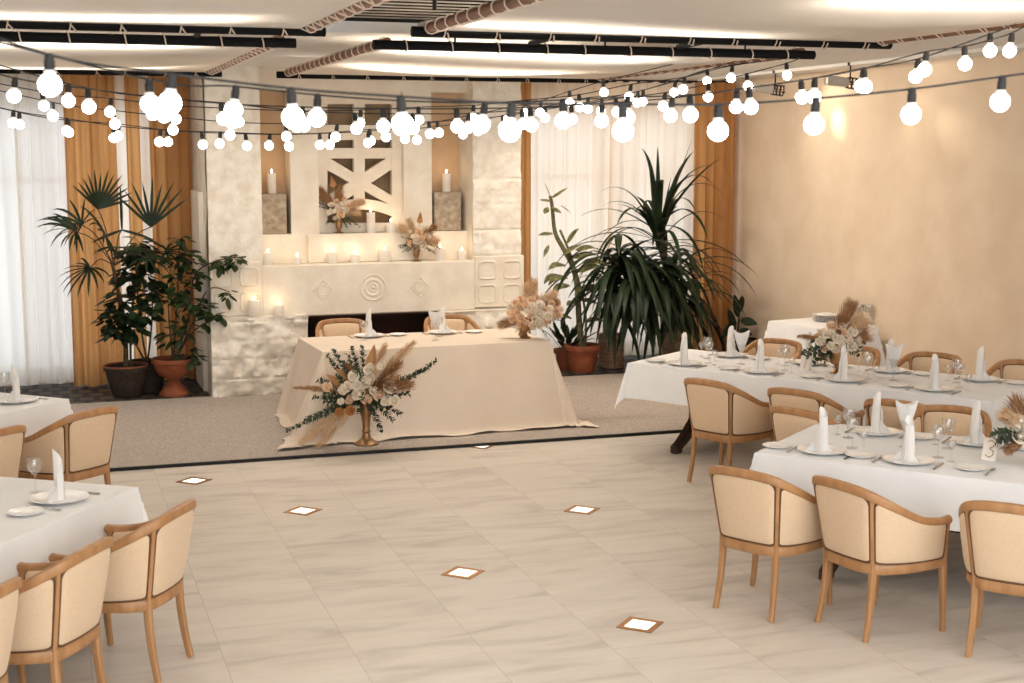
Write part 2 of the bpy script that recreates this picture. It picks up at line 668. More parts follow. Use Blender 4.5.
# floor lights let into the marble, turned 45 degrees
def make_floor_light():
    r = thing('floor_light', '', 'floor light')
    s, w = 0.1, 0.032
    f = MB()
    q = lambda a: [(-a, -a), (a, -a), (a, a), (-a, a)]
    o, i = q(s), q(s - w)
    for k in range(4):
        j = (k + 1) % 4
        f.prism([(*o[k], -0.01), (*o[j], -0.01), (*i[j], -0.01), (*i[k], -0.01)], (0, 0, 0.014))
    f.build('frame', M['brass'], r, smooth=False)
    MB().box((-s + w, -s + w, -0.01), (s - w, s - w, 0.0025)).build('glass', M['floor_light'], r, smooth=False)
    return Proto(r)


fl = make_floor_light()
for p, lab in (((303, 511), 'glowing square floor light second nearest the stage on the window-side row'),
               ((463, 573), 'glowing square floor light in the middle of the marble floor'),
               ((640, 625), 'glowing square floor light largest of the row before the front chairs'),
               ((582, 510), 'small glowing floor light between the head table and front table'),
               ((194, 481), 'small floor light just beyond the window-side chairs near the carpet edge'),
               ((481, 446), 'floor light half under the carpet edge before the head table')):
    c = at_z(p[0], p[1], 0)
    fl.put((c.x, c.y, 0.0), radians(45), 'brass framed ' + lab if len(lab) < 60 else lab, 'square floor lights')

# ================================================================== FIREPLACE
fp = thing('fireplace', 'tall white stone fireplace with niches and pierced lattice behind the head table', 'fireplace', (0, 0, 0))


def fx(x):
    return at_y(x, 200, UY).x


def fm(x):
    return at_y(x, 290, FY).x


def rough_face(mb, fn, a0, a1, z0, z1, amp, course=0.2, step=0.02, seed=0.0, blockw=0.42):
    """fn(a, z, out) gives the point; pillow-faced split blocks"""
    na = max(3, int((a1 - a0) / step) + 1)
    nz = max(3, int((z1 - z0) / step) + 1)

    def g(a, z):
        row = int((z - z0) / course)
        off = (row * 0.37) % 1.0 * blockw
        fz = ((z - z0) / course) % 1.0
        fa = ((a + off) / blockw) % 1.0
        ez = min(fz, 1 - fz) * course
        ea = min(fa, 1 - fa) * blockw
        e = min(1.0, min(ez, ea) / 0.014)
        blk = int((a + off) / blockw)
        pil = 0.5 + 0.5 * noise.noise((blk * 3.1 + seed, row * 1.7, 4.2))
        n = noise.fractal((a * 6 + seed, z * 6, 1.3), 1.0, 2.0, 6)
        n2 = noise.noise((a * 2.2 + seed, z * 3.5, 7.7))
        n3 = noise.fractal((a * 2.6 + seed, z * 4.2, 9.1), 0.9, 2.0, 4)
        out = amp * (0.45 + 0.22 * e * pil + 0.3 * n2 + 0.45 * n3 + 0.6 * n * (0.5 + 0.5 * e) - 0.16 * (1 - e))
        return fn(a, z, out)
    mb.grid(g, linspace(a0, a1, na), linspace(z0, z1, nz))


XL0, XL1 = 1.66, 2.215          # pilaster by the window
XR0, XR1 = 4.50, 5.05
LEDGE = 0.835
MANT = 1.355
SHELF = 1.664
NT = 3.17
# masonry core
core = MB()
core.box((XL0, FY + 0.06, 0), (XL1, WY - 0.01, CEIL))
core.box((XR0, FY + 0.06, 0), (XR1, WY - 0.01, CEIL))
core.box((XL1, FY + 0.62, 0), (XR0, WY - 0.01, CEIL))
nlx0, nlx1 = fx(257), fx(291)
nrx0, nrx1 = fx(432), fx(471)
lx0, lx1 = fx(319), fx(404)
core.box((XL1, UY, NT), (XR0, FY + 0.62, CEIL))                     # header
core.box((nlx1, UY, MANT), (lx0, FY + 0.62, NT))
core.box((lx1, UY, MANT), (nrx0, FY + 0.62, NT))
core.box((XL1, UY, MANT), (nlx1, FY + 0.62, SHELF))
core.box((nrx0, UY, MANT), (XR0, FY + 0.62, SHELF))
core.box((lx0, UY, MANT), (lx1, FY + 0.62, SHELF))
core.box((nrx1, UY, SHELF), (XR0 + 0.02, FY + 0.62, NT))
core.build('masonry', M['stone_smooth'], fp, smooth=False)
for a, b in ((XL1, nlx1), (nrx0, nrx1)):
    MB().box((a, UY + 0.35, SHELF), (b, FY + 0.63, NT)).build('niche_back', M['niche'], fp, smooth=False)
# raised box that carries the lattice shelf
bx0, bx1 = fx(306), fx(420)
MB().rbox((bx0, UY - 0.08, MANT), (bx1, UY + 0.2, SHELF), 0.008).build('shelf', M['stone_smooth'], fp)
# mantel breast
MX0, MX1 = fm(262), fm(475)
mb = MB()
mb.rbox((MX0, FY, 0.81), (MX1, UY + 0.02, MANT), 0.012)
mantel = mb.build('mantel', M['stone_smooth'], fp)
rl = MB()
yf = FY


def mpt(px, py):
    p = at_y(px, py, yf)
    return (p.x, yf, p.z)


c = V(mpt(373, 287.5))
for R_, rr in ((0.135, 0.011), (0.085, 0.014), (0.04, 0.011)):
    rl.tube([(c.x + R_ * cos(a), yf, c.z + R_ * sin(a)) for a in linspace(0, 2 * pi, 41)[:-1]], rr, 8, closed=True)
rl.ball((c.x, yf, c.z), 0.022, 10, 6)
rl.build('relief_medallion', M['stone_smooth'], mantel)
for (px, py) in ((323, 290), (420, 287)):
    c2 = V(mpt(px, py))
    rl = MB()
    R_ = 0.105
    rl.tube([(c2.x + R_ * cos(a), yf, c2.z + R_ * sin(a)) for a in (0, pi / 2, pi, 3 * pi / 2)], 0.009, 6, closed=True)
    rl.tube([(c2.x + 0.055 * cos(a), yf, c2.z + 0.055 * sin(a)) for a in linspace(0, 2 * pi, 25)[:-1]], 0.007, 6, closed=True)
    rl.build('relief_diamond', M['stone_smooth'], mantel)
# split stone faces of the base, either side of the firebox, and upper piers
OPX0, OPX1 = fm(305), fm(438)
front = lambda yb: (lambda a, z, o: (a, yb - o, z))
for (a, b, zt_, sd) in ((XL0 - 0.02, OPX0, LEDGE, 1.0), (OPX1, XR1 + 0.02, LEDGE - 0.02, 5.0)):
    base = MB()
    rough_face(base, front(FY - 0.1), a, b, 0, zt_, 0.085, seed=sd)
    base.box((a, FY - 0.115, 0), (b, FY + 0.4, zt_))
    base.build('stone_base', M['stone'], fp, angle=60)
for (a, b, z0, zz1, amp, sd) in ((XL0, XL1, 1.40, CEIL, 0.014, 9.0), (XR0, XR1, 1.40, CEIL, 0.04, 13.0)):
    p = MB()
    rough_face(p, front(FY + 0.05), a, b, z0, zz1, amp, course=0.28, seed=sd, blockw=0.7)
    p.build('pier', M['stone'], fp, angle=60)
# side of the pier seen beside the drapes
sd_ = MB()
sd_.grid(lambda y, z: (XL0 - 0.012 * noise.noise((y * 3, z * 3, 2)) - 0.02, y, z), linspace(FY, WY - 0.02, 20), linspace(0, CEIL, 40))
sd_.build('pier_side', M['stone_smooth'], fp)
MB().box((XL0 - 0.07, FY + 0.25, 0), (XL0, WY - 0.03, 2.12)).build('side_step', M['stone_smooth'], fp, smooth=False)
# carved blocks with four sunk squares, level with the mantel
for (a, b) in ((XL0, MX0 + 0.005), (XR0 + 0.01, XR1 + 0.03)):
    p = MB()
    p.rbox((a, FY, LEDGE - 0.0), (b, FY + 0.1, MANT + 0.045), 0.01)
    o = p.build('carved_block', M['stone_smooth'], fp)
    q = MB()
    w = (b - a) / 2
    h = (MANT - LEDGE) / 2
    for i in range(2):
        for j in range(2):
            cx, cz = a + w * (i + 0.5), LEDGE + h * (j + 0.5) + 0.02
            sx, sz = w * 0.34, h * 0.36
            pts = []
            for t in linspace(0, 2 * pi, 29)[:-1]:
                cc, ss = cos(t), sin(t)
                pts.append((cx + math.copysign(abs(cc) ** 0.4, cc) * sx, FY, cz + math.copysign(abs(ss) ** 0.4, ss) * sz))
            q.tube(pts, 0.011, 8, closed=True)
    q.build('relief_square', M['stone_smooth'], o)
# firebox
fb = MB()
fb.box((OPX0, FY + 0.55, 0.0), (OPX1, FY + 0.62, 0.82))
fb.box((OPX0 - 0.02, FY + 0.03, 0.0), (OPX0 + 0.012, FY + 0.6, 0.81))
fb.box((OPX1 - 0.012, FY + 0.03, 0.0), (OPX1 + 0.02, FY + 0.6, 0.81))
fb.box((OPX0, FY + 0.03, 0.0), (OPX1, FY + 0.6, 0.03))
fb.box((OPX0, FY + 0.01, 0.795), (OPX1, FY + 0.6, 0.808))
fb.build('firebox', M['firebox'], fp, smooth=False)

# lattice screen: bars laid out in metres on its own plane
LYP = UY + 0.09


def lp(px, py, dy=0.0):
    p = at_y(px, py, LYP)
    return (p.x, LYP + dy, p.z)


la = MB()


def bar(quad, dy=0.0, th=0.09):
    la.prism([lp(x, y_, dy) for x, y_ in quad], (0, th, 0))


bar([(318, 98), (327.5, 98), (327.5, 236), (318, 236)])
bar([(392, 98), (404, 98), (404, 236), (392, 236)])
bar([(318, 86), (404, 86), (404, 104), (318, 104)], 0.002)
bar([(318, 124), (404, 124), (404, 140), (318, 140)], 0.003)
bar([(318, 148), (404, 148), (404, 158.5), (318, 158.5)], 0.004)
bar([(318, 223), (404, 223), (404, 237), (318, 237)], 0.005)
bar([(354, 98), (365, 98), (365, 202), (354, 202)], 0.006)
bar([(322, 153.5), (399, 200), (399, 210), (322, 167)], 0.007)
bar([(399, 150.5), (399, 164.5), (321, 217), (321, 200.5)], 0.008)
arch_o, arch_i = [], []
for t in linspace(-1, 1, 13):
    x = 360 + t * 41
    arch_o.append((x, 199 + 10 * t * t))
    arch_i.append((x, 209.5 + 11 * t * t))
for i in range(12):
    bar([arch_o[i], arch_o[i + 1], arch_i[i + 1], arch_i[i]], 0.009)
la.build('lattice_screen', M['lattice'], fp, smooth=False)
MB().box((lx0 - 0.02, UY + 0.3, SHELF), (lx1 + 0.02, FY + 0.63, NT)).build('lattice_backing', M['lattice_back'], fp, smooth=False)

# stone blocks standing in the niches
for (px0, px1, py0, lab) in ((261, 287, 194, 'pitted brown stone block in the narrow niche on the plant pot side'),
                             (435, 462, 192, 'pitted brown stone block in the wider niche beside the sheer curtains')):
    a, b = fx(px0), fx(px1)
    zt = at_y((px0 + px1) / 2, py0, UY).z
    o = MB().rbox((a, UY + 0.03, SHELF), (b, UY + 0.32, zt), 0.008).build('stone_block', M['block'])
    tag(o, lab, 'stone block', 'stone blocks in the niches')


# ------------------------------------------------------------------ candles
def candle(px, py_base, w_px, h_px, plane_y, z, label):
    c = at_y(px, py_base, plane_y)
    s = (V((c.x, plane_y, z)) - V((0, 0, HC))).dot(FWD) / 1422.0
    r = w_px * s / 2
    h = h_px * s
    t = thing('pillar_candle', label, 'candle', (c.x, plane_y, z), 0, 'lit white candles on the fireplace')
    MB().lathe([(r * 0.96, 0), (r, 0.006), (r, h - 0.008), (r * 0.95, h), (r * 0.7, h - 0.006), (0, h - 0.008)], 24).build('wax', M['wax'], t)
    MB().tube([(0, 0, h - 0.008), (0.001, 0, h + 0.012)], 0.0018, 6).build('wick', M['wick'], t)
    fh = 0.045
    MB().lathe([(0, h + 0.004), (0.007, h + 0.012), (0.0095, h + 0.02), (0.007, h + 0.032), (0.003, h + 0.042), (0, h + fh)], 10).build('flame', M['flame'], t)
    ld = bpy.data.lights.new('candle_glow', 'POINT')
    ld.energy = 0.22
    ld.color = (1.0, 0.72, 0.46)
    ld.shadow_soft_size = 0.02
    lo = bpy.data.objects.new('candle_glow', ld)
    COL.objects.link(lo)
    lo.location = (0, -0.02, h + 0.06)
    lo.parent = t


bz1 = at_y(274, 194, UY).z
bz2 = at_y(448, 192, UY).z
candle(272, 193, 8.6, 20, UY + 0.15, bz1, 'tall pillar candle on the stone block in the narrow niche')
candle(446.5, 191, 8.6, 18, UY + 0.15, bz2, 'pillar candle on the stone block in the wider niche')
candle(371, 231, 8.6, 20, UY + 0.0, SHELF, 'tall white candle in front of the pierced stone lattice')
candle(391, 231, 10, 9.5, UY + 0.0, SHELF, 'short white candle beside the tall one before the lattice')
candle(268.2, 265, 10.5, 12, FY + 0.09, MANT, 'white candle at the plant end of the mantel row')
candle(297.5, 264, 9, 7, FY + 0.09, MANT, 'small low candle second along the mantel from the plant end')
candle(332.5, 263, 10.5, 10.5, FY + 0.09, MANT, 'white candle third along the mantel under the lattice flowers')
candle(355.5, 262.5, 10, 8, FY + 0.09, MANT, 'low white candle fourth along the mantel below the tall one')
candle(384.5, 262, 10.5, 12, FY + 0.09, MANT, 'white candle on the mantel just before the gold flower vase')
candle(440, 260.5, 10.5, 13, FY + 0.09, MANT, 'white candle on the mantel just after the gold flower vase')
candle(462, 260.5, 9.5, 9, FY + 0.09, MANT, 'low white candle at the curtain end of the mantel row')
candle(254.5, 317, 11, 16.5, FY - 0.085, LEDGE, 'taller candle on the rough stone ledge beside the firebox')
candle(279, 317, 10.5, 11, FY - 0.085, LEDGE, 'shorter candle on the rough stone ledge beside the firebox')


# ================================================================== CURTAINS
def curtain(name, x0, x1, y, z0, z1, m, label, nf, amp=0.05, seed=0.0, flare=0.0, group=None, skew=0.0):
    b = MB()
    n = nf * 14

    def g(u, v):
        ph = u * nf * 2 * pi
        ph += 1.1 * noise.noise((u * nf * 0.6 + seed, v * 0.5, 3.0)) * 2
        am = amp * (0.7 + 0.6 * noise.noise((u * nf * 0.4 + seed, 0, 9))) * (0.75 + 0.35 * (1 - v))
        xx = x0 + (x1 - x0) * u
        xx += flare * (u - 0.5) * 2 * (1 - v) ** 2 + skew * (1 - v) * (1 - v)
        xx += 0.35 * am * sin(ph * 1.0 + 1.2)
        yy = y + am * (sin(ph) + 0.25 * sin(2.3 * ph + seed))
        zz = z0 + (z1 - z0) * v + (0.012 * sin(ph * 0.5 + seed) if v < 0.01 else 0)
        return (xx, yy, zz)
    b.grid(g, linspace(0, 1, n), [0, 0.03, 0.1, 0.25, 0.45, 0.65, 0.85, 1.0])
    o = b.build(name, m, angle=80)
    tag(o, label, 'curtain', group)
    return o


CYL = WY - 0.13
xa = lambda px, yy=CYL: at_y(px, 250, yy).x
curtain('sheer_curtain', -2.9, xa(22), CYL, 0.05, 3.36, M['sheer'], 'white sheer curtain at the frame edge before the bright window', 11, 0.045, 1.0, group='sheer window curtains')
curtain('sheer_curtain', xa(19), xa(70), CYL - 0.02, 0.06, 3.36, M['sheer'], 'white sheer curtain hanging against the tan drape on the window side', 4, 0.05, 3.0, group='sheer window curtains')
curtain('tan_drape', xa(68), xa(101), CYL - 0.16, 0.03, 3.36, M['drape'], 'tan drape next to the white sheer, its hem on the dark paving', 3, 0.05, 5.0, 0.01, 'tan drapes')
curtain('tan_drape', xa(99), xa(119), CYL - 0.05, 0.05, 3.36, M['drape'], 'narrow tan drape behind the fan palm fronds, next to the hem on the paving', 2, 0.05, 7.0, 0, 'tan drapes')
curtain('sheer_curtain', xa(117), xa(131), CYL - 0.02, 0.05, 3.36, M['sheer_warm'], 'narrow cream strip for a backlit fold between tan drapes above the potted palm', 1, 0.03, 2.0, 0, 'sheer window curtains')  # added pale strip, a backlit fold of the drape put into colour
curtain('tan_drape', xa(129), xa(143), CYL - 0.05, 0.05, 3.36, M['drape'], 'slim tan drape between two cream strips', 1, 0.045, 4.0, 0, 'tan drapes')
curtain('sheer_curtain', xa(141), xa(154), CYL - 0.02, 0.05, 3.36, M['sheer_warm'], 'narrow cream strip for a lit drape fold behind the upright palm frond', 1, 0.03, 6.0, 0, 'sheer window curtains')  # second added strip, again a lit drape fold painted as pale cloth
curtain('tan_drape', xa(152), xa(192), CYL - 0.05, 0.05, 3.36, M['drape'], 'pleated tan drape beside the fireplace behind the terracotta urn', 3, 0.055, 8.0, 0, 'tan drapes')
curtain('tan_drape', xa(514), xa(527), CYL - 0.1, 0.05, 3.36, M['drape'], 'narrow strip of tan drape at the edge of the stone pier', 2, 0.04, 9.0, 0, 'tan drapes')
curtain('sheer_curtain', xa(524), xa(612), CYL, 0.06, 3.36, M['sheer_warm'], 'cream sheer curtain behind the tall mottled plant', 7, 0.05, 11.0, 0, 'sheer window curtains', skew=-0.04)
curtain('sheer_curtain', xa(607), xa(692), CYL - 0.06, 0.06, 3.36, M['sheer_warm'], 'cream sheer curtain behind the big strap leaved plant', 7, 0.05, 13.0, 0, 'sheer window curtains', skew=-0.08)
curtain('tan_drape', xa(688), xa(727), CYL - 0.12, 0.05, 3.36, M['drape'], 'tan drape in the corner against the plaster wall', 4, 0.055, 15.0, 0, 'tan drapes')
cr_ = MB()
cr_.tube([(-3.2, CYL - 0.05, 3.365), (1.55, CYL - 0.05, 3.365)], 0.018, 8)
tag(cr_.build('curtain_rail', M['iron']), 'dark curtain rail over the sheer and tan drapes beside the fireplace', 'rail')
cr2 = MB()
cr2.tube([(5.15, CYL - 0.05, 3.365), (8.1, CYL - 0.05, 3.365)], 0.018, 8)
tag(cr2.build('curtain_rail', M['iron']), 'dark curtain rail over the sheers behind the strap leaved plant', 'rail')


# ================================================================== CANVAS PANELS UNDER THE CEILING
PZ = 3.2


def panel(x0, x1, y0, y1, label, seed, x1b=None):
    t = thing('canvas_panel', label, 'ceiling panel', ((x0 + x1) / 2, (y0 + y1) / 2, PZ), 0, 'laced canvas ceiling panels')
    ox, oy = (x0 + x1) / 2, (y0 + y1) / 2
    hx, hy = (x1 - x0) / 2, (y1 - y0) / 2
    R_ = 0.03
    e = 0.09
    for s in (-1, 1):
        MB().tube([(-hx - e, s * hy, 0), (hx + e, s * hy, 0)], R_, 12).build('end_pipe', M['pipe'], t)
    for s in (-1, 1):
        MB().tube([(s * hx, -hy, 0.02), (s * hx, hy, 0.02)], R_ * 0.95, 12).build('side_pipe', M['pipe_warm_lit'], t)
    g = MB()
    ins = 0.06

    def fn(u, v):
        x = -hx + ins + (2 * hx - 2 * ins) * u
        y_ = -hy + ins + (2 * hy - 2 * ins) * v
        e_ = min(u, 1 - u, v, 1 - v)
        sag = 0.05 * (1 - (2 * u - 1) ** 2) * (1 - (2 * v - 1) ** 2)
        wav = 0.018 * noise.noise((x * 0.6 + seed, y_ * 2.2, 1)) + 0.012 * sin(y_ * 5 + x * 0.7 + seed) * (1 - abs(2 * v - 1))
        return (x, y_, 0.005 - sag + wav * min(1, e_ * 8))
    g.grid(fn, linspace(0, 1, 36), linspace(0, 1, 40))
    g.build('canvas', M['fabric'], t, angle=180)
    l = MB()

    def loop(p, d_in, along):
        pts = []
        for a in linspace(-0.35 * pi, 1.55 * pi, 10):
            rr = R_ + 0.006
            off = d_in * (cos(a) * rr) + V((0, 0, 1)) * sin(a) * rr
            pts.append(V(p) + off + along * (a * 0.006))
        pts.append(V(p) + d_in * (ins + 0.02) - V((0, 0, 0.01)))
        l.tube(pts, 0.0042, 5)
    n = int(2 * hx / 0.27)
    for i in range(n):
        x = -hx + 0.12 + (2 * hx - 0.24) * i / (n - 1) + rnd(-0.03, 0.03)
        for s in (-1, 1):
            loop((x, s * hy, 0), V((0, -s, 0)), V((1, 0, 0)))
    n = int(2 * hy / 0.19)
    for i in range(n):
        y_ = -hy + 0.1 + (2 * hy - 0.2) * i / (n - 1)
        for s in (-1, 1):
            loop((s * hx, y_, 0.02), V((-s, 0, 0)), V((0, 1, 0)))
    tag(l.build('lacing', M['cord'], t), kind='stuff')
    h = MB()
    for sx in (-0.7, 0.0, 0.7):
        for sy in (-1, 1):
            h.tube([(sx * hx, sy * hy, 0.02), (sx * hx, sy * hy, CEIL - PZ + 0.01)], 0.007, 6)
    h.build('hanger', M['iron'], t)
    return t


panel(-1.9, 1.46, 4.6, 7.93, 'cream laced canvas panel overhead nearest the windows, cut by the top frame edge', 1)
panel(-1.9, 1.46, 8.87, 12.55, 'cream laced canvas panel hanging before the tan drapes', 2)
panel(2.12, 5.05, 8.84, 12.6, 'cream laced canvas panel hanging over the head table', 3)
panel(2.10, 4.98, 4.4, 7.80, 'cream laced canvas panel overhead nearest the plaster wall, cut by the frame', 4)
# black braces tying the frames together
for (a, b, lab) in (((3.0, 7.82, PZ + 0.03), (3.06, 8.82, PZ + 0.03), 'thin black brace between the two panels over the head table, shorter gap side'),
                    ((4.0, 7.82, PZ + 0.03), (4.1, 8.82, PZ + 0.03), 'thin black brace between the two panels toward the plaster wall'),
                    ((0.9, 7.95, PZ + 0.03), (0.95, 8.85, PZ + 0.03), 'thin black brace between the two window-side canvas panels')):
    tag(MB().tube([a, b], 0.018, 8).build('brace', M['pipe']), lab, 'brace', 'braces between panels')
# slim grey lighting profile lying over the gap between the panel rows
gp = MB()
gp.box((2.2, 8.2, PZ + 0.06), (4.7, 8.4, PZ + 0.1))
tag(gp.build('light_profile', M['grey_metal'], smooth=False), 'slim grey metal profile over the gap between the canvas panels', 'ceiling fixture')
ro = MB()
for (a, b) in ((1.7, 6.2), (1.95, 7.1), (1.62, 7.6)):
    ro.tube([(a, b, 3.25), (a, b, 3.82)], 0.012, 6)
struct('trim_4', ro, M['iron'])

# ================================================================== STRING LIGHTS
BR = 0.031


def bulb_meshes():
    R_ = BR
    g = MB()
    prof = []
    for i in range(11):
        a = -pi / 2 + (pi * 0.80) * i / 10
        prof.append((R_ * cos(a), R_ * sin(a)))
    prof[0] = (0, -R_)
    g.lathe(prof, 16)
    s = MB()
    s.lathe([(R_ * 0.42, R_ * 1.22), (R_ * 0.46, R_ * 1.26), (R_ * 0.46, R_ * 2.1), (R_ * 0.4, R_ * 2.2), (R_ * 0.4, R_ * 2.6), (R_ * 0.2, R_ * 2.75)], 12)
    c = MB()
    c.lathe([(R_ * 0.6, R_ * 0.78), (R_ * 0.54, R_ * 0.95), (R_ * 0.48, R_ * 1.24)], 14)
    return g, s, c


_g, _s, _c = bulb_meshes()
PB = _g.build('bulb', M['bulb'])
PSK = _s.build('socket', M['cable'])
PCL = _c.build('collar', M['bulb_neck'])
for o in (PB, PSK, PCL):
    COL.objects.unlink(o)


def catmull(pts, n):
    out = []
    P_ = [pts[0]] + pts + [pts[-1]]
    for i in range(1, len(P_) - 2):
        p0, p1, p2, p3 = P_[i - 1], P_[i], P_[i + 1], P_[i + 2]
        for k in range(n):
            t = k / n
            out.append(0.5 * ((2 * p1) + (p2 - p0) * t + (2 * p0 - 5 * p1 + 4 * p2 - p3) * t * t + (3 * p1 - p0 - 3 * p2 + p3) * t ** 3))
    out.append(pts[-1])
    return out


STRINGS = [
    ([(50, 85), (170, 103), (293, 117.5), (403, 125), (510, 131), (623, 131), (718, 131), (814, 124.6), (911, 114.6), (1000, 102)], 23, 19, None, 0.004,
     'string light lowest and largest in front, bulbs spaced widely across the frame'),
    ([(150, 104), (233.5, 110), (317, 118), (400, 123), (482, 124.4), (563, 121), (627, 117.6), (690.5, 115), (750.7, 107), (814, 97), (865, 86.7), (924.6, 69.8), (965, 64), (1009.6, 51)], 19.5, 13, (1030, 22), 0.0035,
     'string light of big bulbs second from the viewer, rising to the corner panel pipe'),
    ([(14, 96), (89, 107), (164, 116), (232, 122), (304, 125), (383.4, 126.4), (457.6, 126.4), (531, 125), (601.7, 121), (670.5, 115.7), (736, 107), (802, 97.5), (861, 86), (915.6, 76.7), (990, 51)], 13.8, 13, (1016, 24), 0.0035,
     'string light of middle-sized bulbs third from the viewer, ending at the corner panel pipe'),
    ([(68.5, 101), (153, 114), (223, 119), (297, 126.3), (356.6, 128.6), (413.7, 128.6), (468, 128), (523, 123.7), (572, 119.3), (617, 112), (663, 106), (708, 97), (748, 86), (787, 75.4)], 13.5, 8, (800, 58), 0.0035,
     'string light tied to the very end of the head table panel pipe'),
    ([(44, 105.7), (110, 112), (176, 119), (239, 122), (300, 124), (360, 123), (419, 120), (473, 118), (526, 112.7), (580, 107), (629, 97), (683, 89.5), (731, 78)], 10.5, 8.6, (790, 58), 0.0035,
     'string light of small bulbs rising highest before the cream sheers'),
    ([(53, 116), (115, 124), (173, 130), (230, 135), (286.4, 136.6), (335.6, 137), (386, 137), (430, 134), (478, 131), (523, 125), (565, 118), (601, 111), (643, 101.5), (674, 92.7), (707, 81)], 10.5, 7.6, (775, 58), 0.0035,
     'string light of small bulbs sagging just below the niche tops'),
    ([(13, 123), (66.6, 131), (114, 138), (159.5, 142), (203, 144.6), (247, 146), (289, 146.4), (329.7, 145), (368, 143), (405, 139), (439, 133), (473, 126.5), (508, 119), (540, 112.4), (570, 102.5), (604, 92.4)], 9.6, 7.8, (690, 60), 0.0035,
     'string light of tiny bulbs hanging lowest against the fireplace'),
    ([(19.6, 124.7), (69, 132.5), (118, 136), (168, 142), (219.5, 143.8), (269, 145.7), (319.8, 145), (371, 141), (417, 140), (463, 134.4), (503, 127), (545, 118), (588, 109), (637, 103)], 9.3, 8.0, (745, 58), 0.0035,
     'string light of tiny bulbs beside the lowest string, ending nearer the panel pipe'),
]
for (bl, dL, dR, end, cr, lab) in STRINGS:
    def dist(x):
        return 2 * BR * 1422 / (dL + (dR - dL) * x / 1024.0)
    tops = []
    bulbs = []
    for (x, y) in bl:
        p = at_d(x, y, dist(x))
        bulbs.append(p)
        tops.append(p + V((0, 0, BR * 2.6)))
    first = tops[0] + (tops[0] - tops[1]) * 1.0
    x0 = -90
    dx = bl[0][0] - x0
    sl_ = (tops[0] - tops[1]) / max(1, (bl[1][0] - bl[0][0]))
    left = tops[0] + sl_ * dx + V((0, 0, 0.0006 * dx))
    pts = [left] + tops
    if end:
        pts.append(at_d(end[0], end[1], dist(end[0])))
    else:
        pts.append(tops[-1] + (tops[-1] - tops[-2]) * 1.2)
    t = thing('string_light', lab, 'string light', tuple(pts[0]), 0, 'strings of globe bulbs')
    org = V(pts[0])
    cp = catmull([p - org for p in pts], 6)
    MB().tube(cp, cr, 6).build('cable', M['cable'], t)
    for p in bulbs:
        b = PB.copy()
        COL.objects.link(b)
        b.parent = t
        for q in (PSK, PCL):
            s = q.copy()
            COL.objects.link(s)
            s.parent = b
        b.location = p - org
        b.rotation_euler = (rnd(-0.12, 0.12), rnd(-0.14, 0.14), 0)
bpy.data.objects.remove(PB)
bpy.data.objects.remove(PSK)
bpy.data.objects.remove(PCL)


# ================================================================== TRACK SPOTS ON THE PLASTER WALL
def wall_spot(px, py, tx, ty, label, energy):
    p = at_x(px, py, 7.62)
    tgt = at_x(tx, ty, RX)
    t = thing('wall_spotlight', label, 'spotlight', tuple(p), 0, 'spotlights on the plaster wall')
    d = (tgt - p)
    dirv = d.normalized()
    h = MB()
    h.tube([(0, 0, 0.0), (0, 0, CEIL - p.z)], 0.008, 8)
    h.lathe([(0.03, CEIL - p.z - 0.03), (0.03, CEIL - p.z)], 12)
    h.build('rod', M['iron'], t)
    mm = V((1, -0.12, -0.1)).to_track_quat('Z', 'Y').to_matrix().to_4x4()
    g = MB()
    g.rbox((-0.045, -0.045, -0.26), (0.045, 0.045, -0.03), 0.008, mm)
    g.build('housing', M['grey_metal'], t)
    k = MB()
    for zz in (0.0, 0.04, 0.08):
        k.tube([V((0.055 * cos(a), 0.055 * sin(a), zz)) for a in linspace(0, 2 * pi, 17)[:-1]], 0.007, 6, mm, closed=True)
    for a in (0.3, 1.9, 3.5, 5.0):
        k.tube([V((0.05 * cos(a), 0.05 * sin(a), -0.04)), V((0.055 * cos(a), 0.055 * sin(a), 0.1))], 0.006, 6, mm)
    k.build('lamp_cage', M['iron'], t)
    ld = bpy.data.lights.new('spot_beam', 'SPOT')
    ld.energy = energy
    ld.color = (1.0, 0.84, 0.66)
    ld.spot_size = radians(130)
    ld.spot_blend = 0.5
    ld.shadow_soft_size = 0.03
    lo = bpy.data.objects.new('spot_beam', ld)
    COL.objects.link(lo)
    lo.location = p + dirv * 0.13
    aim = V((RX, tgt.y, tgt.z - 0.12))
    lo.rotation_euler = (aim - lo.location).to_track_quat('-Z', 'Y').to_euler()
    l2 = bpy.data.lights.new('spot_core', 'SPOT')
    l2.energy = energy * 2.4
    l2.color = (1.0, 0.88, 0.72)
    l2.spot_size = radians(32)
    l2.spot_blend = 1.0
    l2.shadow_soft_size = 0.03
    o2 = bpy.data.objects.new('spot_core', l2)
    COL.objects.link(o2)
    o2.location = lo.location
    o2.rotation_euler = (tgt - lo.location).to_track_quat('-Z', 'Y').to_euler()


wall_spot(775, 90, 838, 122, 'small spotlight on a rod, the one above the strap leaved plant side', 10)
wall_spot(850, 83, 955, 132, 'small spotlight on a rod, the one further along the plaster wall', 6)
tr_ = MB()
tr_.box((7.6, 6.0, CEIL - 0.03), (7.64, WY - 0.3, CEIL))
struct('trim_5', tr_, M['frame_white'], smooth=False)


# ================================================================== CHAIRS
TS = [0, .2, .36, .52, .7, .86, 1.0]
BXs = [0, .105, .185, .24, .268, .272, .266]
BYs = [-.262, -.255, -.232, -.14, 0, .13, .225]
TXs = [0, .13, .228, .286, .305, .303, .292]
TYs = [-.335, -.328, -.298, -.175, -.01, .125, .215]
TZs = [.825, .82, .80, .735, .658, .632, .63]
ZB = 0.40


